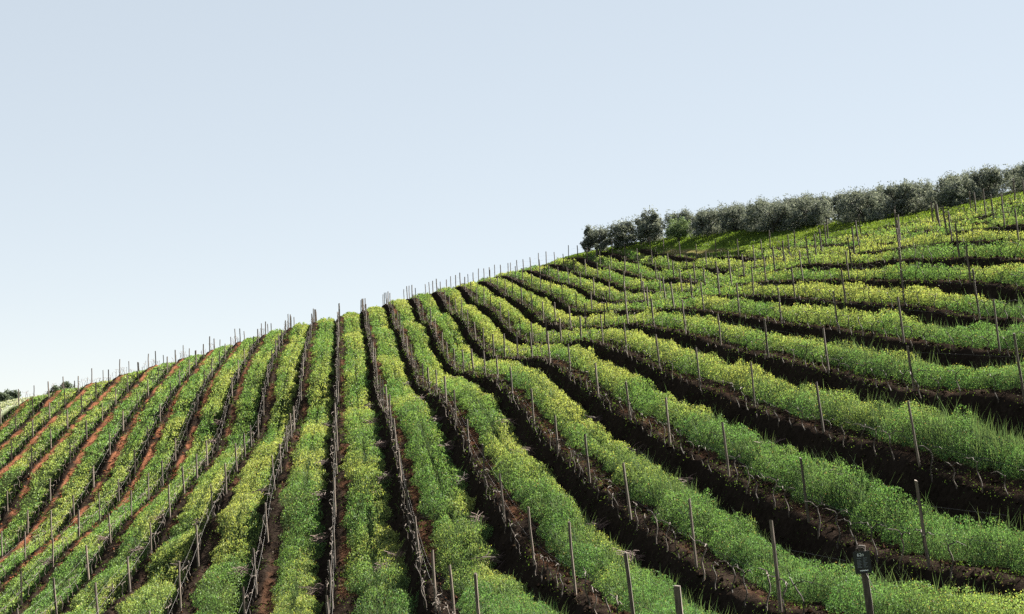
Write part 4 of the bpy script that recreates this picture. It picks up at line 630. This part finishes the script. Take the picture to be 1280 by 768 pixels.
br = link_mesh('hook', *tube([(-.07, .03, .215), (.03, .03, .222), (.055, .03, .21), (.06, .02, .15)], [.011]*4, 6), M_CANE, se)
link_mesh('tie_wire', *tube([(.03, .02, -.17), (.06, -.005, -.25), (.10, 0, -.36), (.135, .02, -.45)], [.005]*4, 5), M_WIRE, se)

# ------------------------------------------------------------------ olive trees
def olive_meshes(i, rx, h, dense=1.0, warm=False, skirt=.35):
    rs = np.random.default_rng(500+i); R = rs.random
    nb = int(95*rx/2.3); cl = []
    subs = [(0, 0, 1.0, 1.0)]+[(math.cos(q*1.7+i)*rx*.48, math.sin(q*1.7+i)*rx*.48, .50+.22*R(), .72+.34*R()) for q in range(4)]
    while len(cl) < nb:
        sx, sy, sr, sh_ = subs[int(R()*5)]
        a = R()*6.283; rr = R()**.55; z = R()
        prof_r = math.sin(math.pi*(.16+.80*z)**.85)**.7
        cl.append((sx+math.cos(a)*rr*rx*sr*prof_r*.9, sy+math.sin(a)*rr*rx*sr*prof_r*.9, skirt+(h-skirt-.25)*z*sh_*(.90+.2*R()), .22+.24*R()))
    cl = np.array(cl)
    n = int(9000*dense); idx = rs.integers(0, nb, n)
    d = rs.normal(size=(n, 3)); d /= np.linalg.norm(d, axis=1)[:, None]
    pos = cl[idx, :3]+d*(cl[idx, 3]*(.62+.42*R(n)**.6))[:, None]*np.array([1.1, 1.1, .85])
    nsh = int(1500*dense); k = rs.integers(0, nb, nsh); hi = cl[k, 2] > h*.55           # upright shoots break the outline
    sh = cl[k, :3]+np.stack([rs.normal(size=nsh)*.14, rs.normal(size=nsh)*.14, cl[k, 3]*.6+R(nsh)**1.6*.55], 1); pos = np.concatenate([pos, sh[hi]])
    pos[:, 2] = np.maximum(pos[:, 2], .12+.2*R(len(pos))); n = len(pos)
    th = R(n)*6.283; el = rs.normal(size=n)*.6+.55; dv = np.stack([np.cos(th)*np.cos(el), np.sin(th)*np.cos(el), np.sin(el)], 1)
    s = np.stack([-np.sin(th), np.cos(th), 0*th], 1); ro = R(n)*3.14; w = s*np.cos(ro)[:, None]+np.cross(dv, s)*np.sin(ro)[:, None]
    L = (.14+.11*R(n))[:, None]; W_ = L*.36
    P = np.stack([pos-dv*L*.5, pos+w*W_*.5, pos+dv*L*.5, pos-w*W_*.5], 1)
    tone = R(nb)[idx] if False else None
    c = np.array([.080, .094, .084])*(.6+.8*R(n))[:, None]
    sil = R(n) < .36; c[sil] = np.array([.185, .20, .182])*(.8+.4*R(sil.sum()))[:, None]
    if warm: c = c*np.array([1.05, 1.28, .72])
    crown = quad_mesh('crown', P, M_OLIVE, c)
    rt = random.Random(900+i); tubes = []
    pts = [(0, 0, -.2), (.02, .02, .15), (.05*rt.uniform(-1, 1), .05, .45), (.1*rt.uniform(-1, 1), .08*rt.uniform(-1, 1), .8)]
    tubes.append(tube(pts, [.19, .15, .13, .12], 8))
    for j in range(5):
        a = j*1.256+rt.uniform(-.4, .4); e = Vector((math.cos(a)*rx*.55, math.sin(a)*rx*.55, h*rt.uniform(.5, .78))); b = Vector(pts[-1])
        md = b.lerp(e, .5)+Vector((0, 0, .12)); tubes.append(tube([b-Vector((0, 0, .06)), md, e], [.085, .055, .02], 6))
        for q in range(2):
            e2_ = e+Vector((rt.uniform(-.5, .5), rt.uniform(-.5, .5), rt.uniform(.1, .5))); tubes.append(tube([md.lerp(e, .5), e2_], [.03, .01], 5))
    V, Fc = merge(tubes); tm = bpy.data.meshes.new('trunk'); tm.from_pydata(V, [], Fc); tm.materials.append(M_TRUNK)
    return crown, tm
OM = [olive_meshes(i, *a) for i, a in enumerate([(2.5, 3.0), (2.3, 2.9), (2.7, 3.15), (2.2, 2.95), (2.5, 2.8), (2.4, 3.2)])]
ONEAR = [olive_meshes(20+i, *a) for i, a in enumerate([(1.55, 2.9), (1.75, 3.1), (1.7, 3.2)])]
OGREEN = olive_meshes(40, 1.65, 2.35, .7, True, .55)
def olive(u, v, om, s, label, rot, group='olive trees of the grove above the vines'):
    e = bpy.data.objects.new('olive_tree', None); COL.objects.link(e); e.location = (v, u, float(base_z(u, v))-.02); e.rotation_euler = (0, 0, rot); s *= 1-.16*min(1, max(0, (v-52)/10)); e.scale = (s, s, s)
    tag(e, label, 'olive tree', group); obj_of('crown', om[0], e); obj_of('trunk', om[1], e); return e
ro_ = random.Random(31); front = []
FRONT = [(151.3, 29.6, 'n0', 1.18), (149.2, 32.0, 'n1', 1.12), (146.4, 34.6, 'n2', 1.16), (139.5, 36.3, 'g', 1.0), (135.9, 38.6, 1, .95), (134.0, 41.2, 3, .98), (122.4, 41.2, 2, 1.05), (119.6, 44.2, 3, 1.0), (110.6, 45.4, 2, .98), (111.4, 49.4, 1, 1.0), (106.2, 51.4, 3, 1.0), (107.2, 55.2, 5, 1.0), (102.0, 57.4, 0, 1.0)]
for i, (u, v, m, s) in enumerate(FRONT):
    om = OGREEN if m == 'g' else ONEAR[int(m[1])] if isinstance(m, str) else OM[m]
    lab = 'small bright green olive tree at the front of the dark grove' if m == 'g' else 'grey-green olive tree, %s from the left in the front line of the grove' % ORD[i+1]
    if i == 0: lab = 'round olive tree at the far left end of the grove, against the sky'
    olive(u, v, om, s, lab, ro_.uniform(0, 6.28)); front.append((u, v))
placed = list(front); tries = 0; back = []
while tries < 6000 and len(back) < 125:
    tries += 1; v = ro_.uniform(33, 86); u = ro_.uniform(100, 190)
    fu = np.interp(v, [29, 36, 41, 45, 50, 57, 70, 90], [152, 141, 124, 112, 107, 103, 100, 100]); dd = u-fu
    if dd < 4.3 or dd > (5.5 if v < 36 else 13 if v < 42 else 30 if v < 50 else 19): continue
    x, y, D = (float(a) for a in project(u, v, float(base_z(u, v))+2.5))
    if x > 1300: continue
    if min(math.hypot(u-a, v-b) for a, b in placed) < 3.6: continue
    placed.append((u, v)); back.append((x, u, v))
back.sort()
for i, (x, u, v) in enumerate(back):
    olive(u, v, OM[ro_.randrange(6)], ro_.uniform(.92, 1.08), 'dark grey-green olive tree behind the front line of the grove' , ro_.uniform(0, 6.28), 'olive trees behind the front line')
# distant trees beyond the crest on the left
def bush_meshes(i, rx, h):
    rs = np.random.default_rng(700+i); n = 3000; nb = 30
    a = rs.random(nb)*6.283; rr = rs.random(nb)**.5; z = rs.random(nb); cl = np.stack([np.cos(a)*rr*rx*(1-.5*z), np.sin(a)*rr*rx*.6*(1-.5*z), h*(.15+.75*z)], 1)
    k = rs.integers(0, nb, n); d = rs.normal(size=(n, 3)); d /= np.linalg.norm(d, axis=1)[:, None]; pos = cl[k]+d*.5*rs.random(n)[:, None]**.4
    th = rs.random(n)*6.283; dv = np.stack([np.cos(th), np.sin(th), rs.normal(size=n)*.5], 1); w = np.stack([-np.sin(th), np.cos(th), rs.normal(size=n)], 1)
    L = (.2+.15*rs.random(n))[:, None]; P = np.stack([pos-dv*L*.5, pos+w*L*.2, pos+dv*L*.5, pos-w*L*.2], 1)
    c = np.array([.085, .11, .075])*(.6+.8*rs.random(n))[:, None]  # leaf colour lightened to stand in for distance haze
    V, Fc = merge([tube([(0, 0, -.5), (0, 0, h*.4), (.2, 0, h*.7)], [.16, .12, .05], 6)]); tm = bpy.data.meshes.new('trunk'); tm.from_pydata(V, [], Fc); tm.materials.append(M_TRUNK)
    return quad_mesh('crown', P, M_OLIVE, c), tm
for i, (px, top, dep, rx, lab) in enumerate([(4, 503, 185, 1.5, 'dark green bush at the left edge beyond the pale field'), (14, 499, 188, 1.5, 'taller dark green bush beside the left edge bush, beyond the pale field'), (70, 484, 178, 1.2, 'low dark bush behind the crest, left one of two'), (82, 479, 180, 1.4, 'rounded dark bush behind the crest, right one of two')]):
    ang = math.atan((px-640)/F*math.cos(PIT))+TH; u, v = dep, dep*math.tan(ang); zt = (YH-top)/F*dep
    zb = float(base_z(u, v)); h = max(2.2, zt-zb)
    cm, tm = bush_meshes(i, rx, h); e = bpy.data.objects.new('bush', None); COL.objects.link(e); e.location = (v, u, zb); tag(e, lab, 'bush', 'distant bushes'); obj_of('crown', cm, e); obj_of('trunk', tm, e)
    print('bush', px, u, v, zb, h)

# ------------------------------------------------------------------ sky and sun
SUN_AZ, SUN_EL = 58.0, 34.0                            # degrees clockwise from the row direction (+Y), and above the horizon
w = bpy.data.worlds.new('World'); scene.world = w; w.use_nodes = True; nt = w.node_tree; nt.nodes.clear()
sk = nt.nodes.new('ShaderNodeTexSky'); sk.sky_type = 'NISHITA'; sk.sun_disc = False
sk.sun_elevation = math.radians(SUN_EL); sk.sun_rotation = math.radians(SUN_AZ); sk.altitude = 200; sk.air_density = SKY_AIR; sk.dust_density = SKY_DUST; sk.ozone_density = 1.0
gm = nt.nodes.new('ShaderNodeGamma'); gm.inputs[1].default_value = .25      # compresses the tone range and saturation of the sky
sc_ = nt.nodes.new('ShaderNodeVectorMath'); sc_.operation = 'MULTIPLY'; sc_.inputs[1].default_value = SKY_GAIN
bg = nt.nodes.new('ShaderNodeBackground'); bg.inputs['Strength'].default_value = SKY_STR; wo = nt.nodes.new('ShaderNodeOutputWorld')
nt.links.new(sk.outputs[0], gm.inputs[0]); nt.links.new(gm.outputs[0], sc_.inputs[0]); nt.links.new(sc_.outputs[0], bg.inputs[0]); nt.links.new(bg.outputs[0], wo.inputs[0])
sun = bpy.data.lights.new('sun', 'SUN'); sun.energy = SUN_STR; sun.angle = math.radians(.5); sun.color = (1.0, .93, .82)
so = bpy.data.objects.new('sun', sun); COL.objects.link(so)
sd = Vector((math.sin(math.radians(SUN_AZ))*math.cos(math.radians(SUN_EL)), math.cos(math.radians(SUN_AZ))*math.cos(math.radians(SUN_EL)), math.sin(math.radians(SUN_EL))))
so.rotation_euler = sd.to_track_quat('Z', 'Y').to_euler(); so.location = (40, 40, 60)
vs = scene.view_settings; vs.view_transform = 'Standard'; vs.look = 'None'; vs.exposure = EXPO; vs.gamma = 1; vs.use_curve_mapping = False
scene.render.engine = 'CYCLES'
cy = scene.cycles; cy.max_bounces = 5; cy.diffuse_bounces = 3; cy.glossy_bounces = 2; cy.transmission_bounces = 3; cy.transparent_max_bounces = 4
cy.use_denoising = False; cy.caustics_reflective = False; cy.caustics_refractive = False
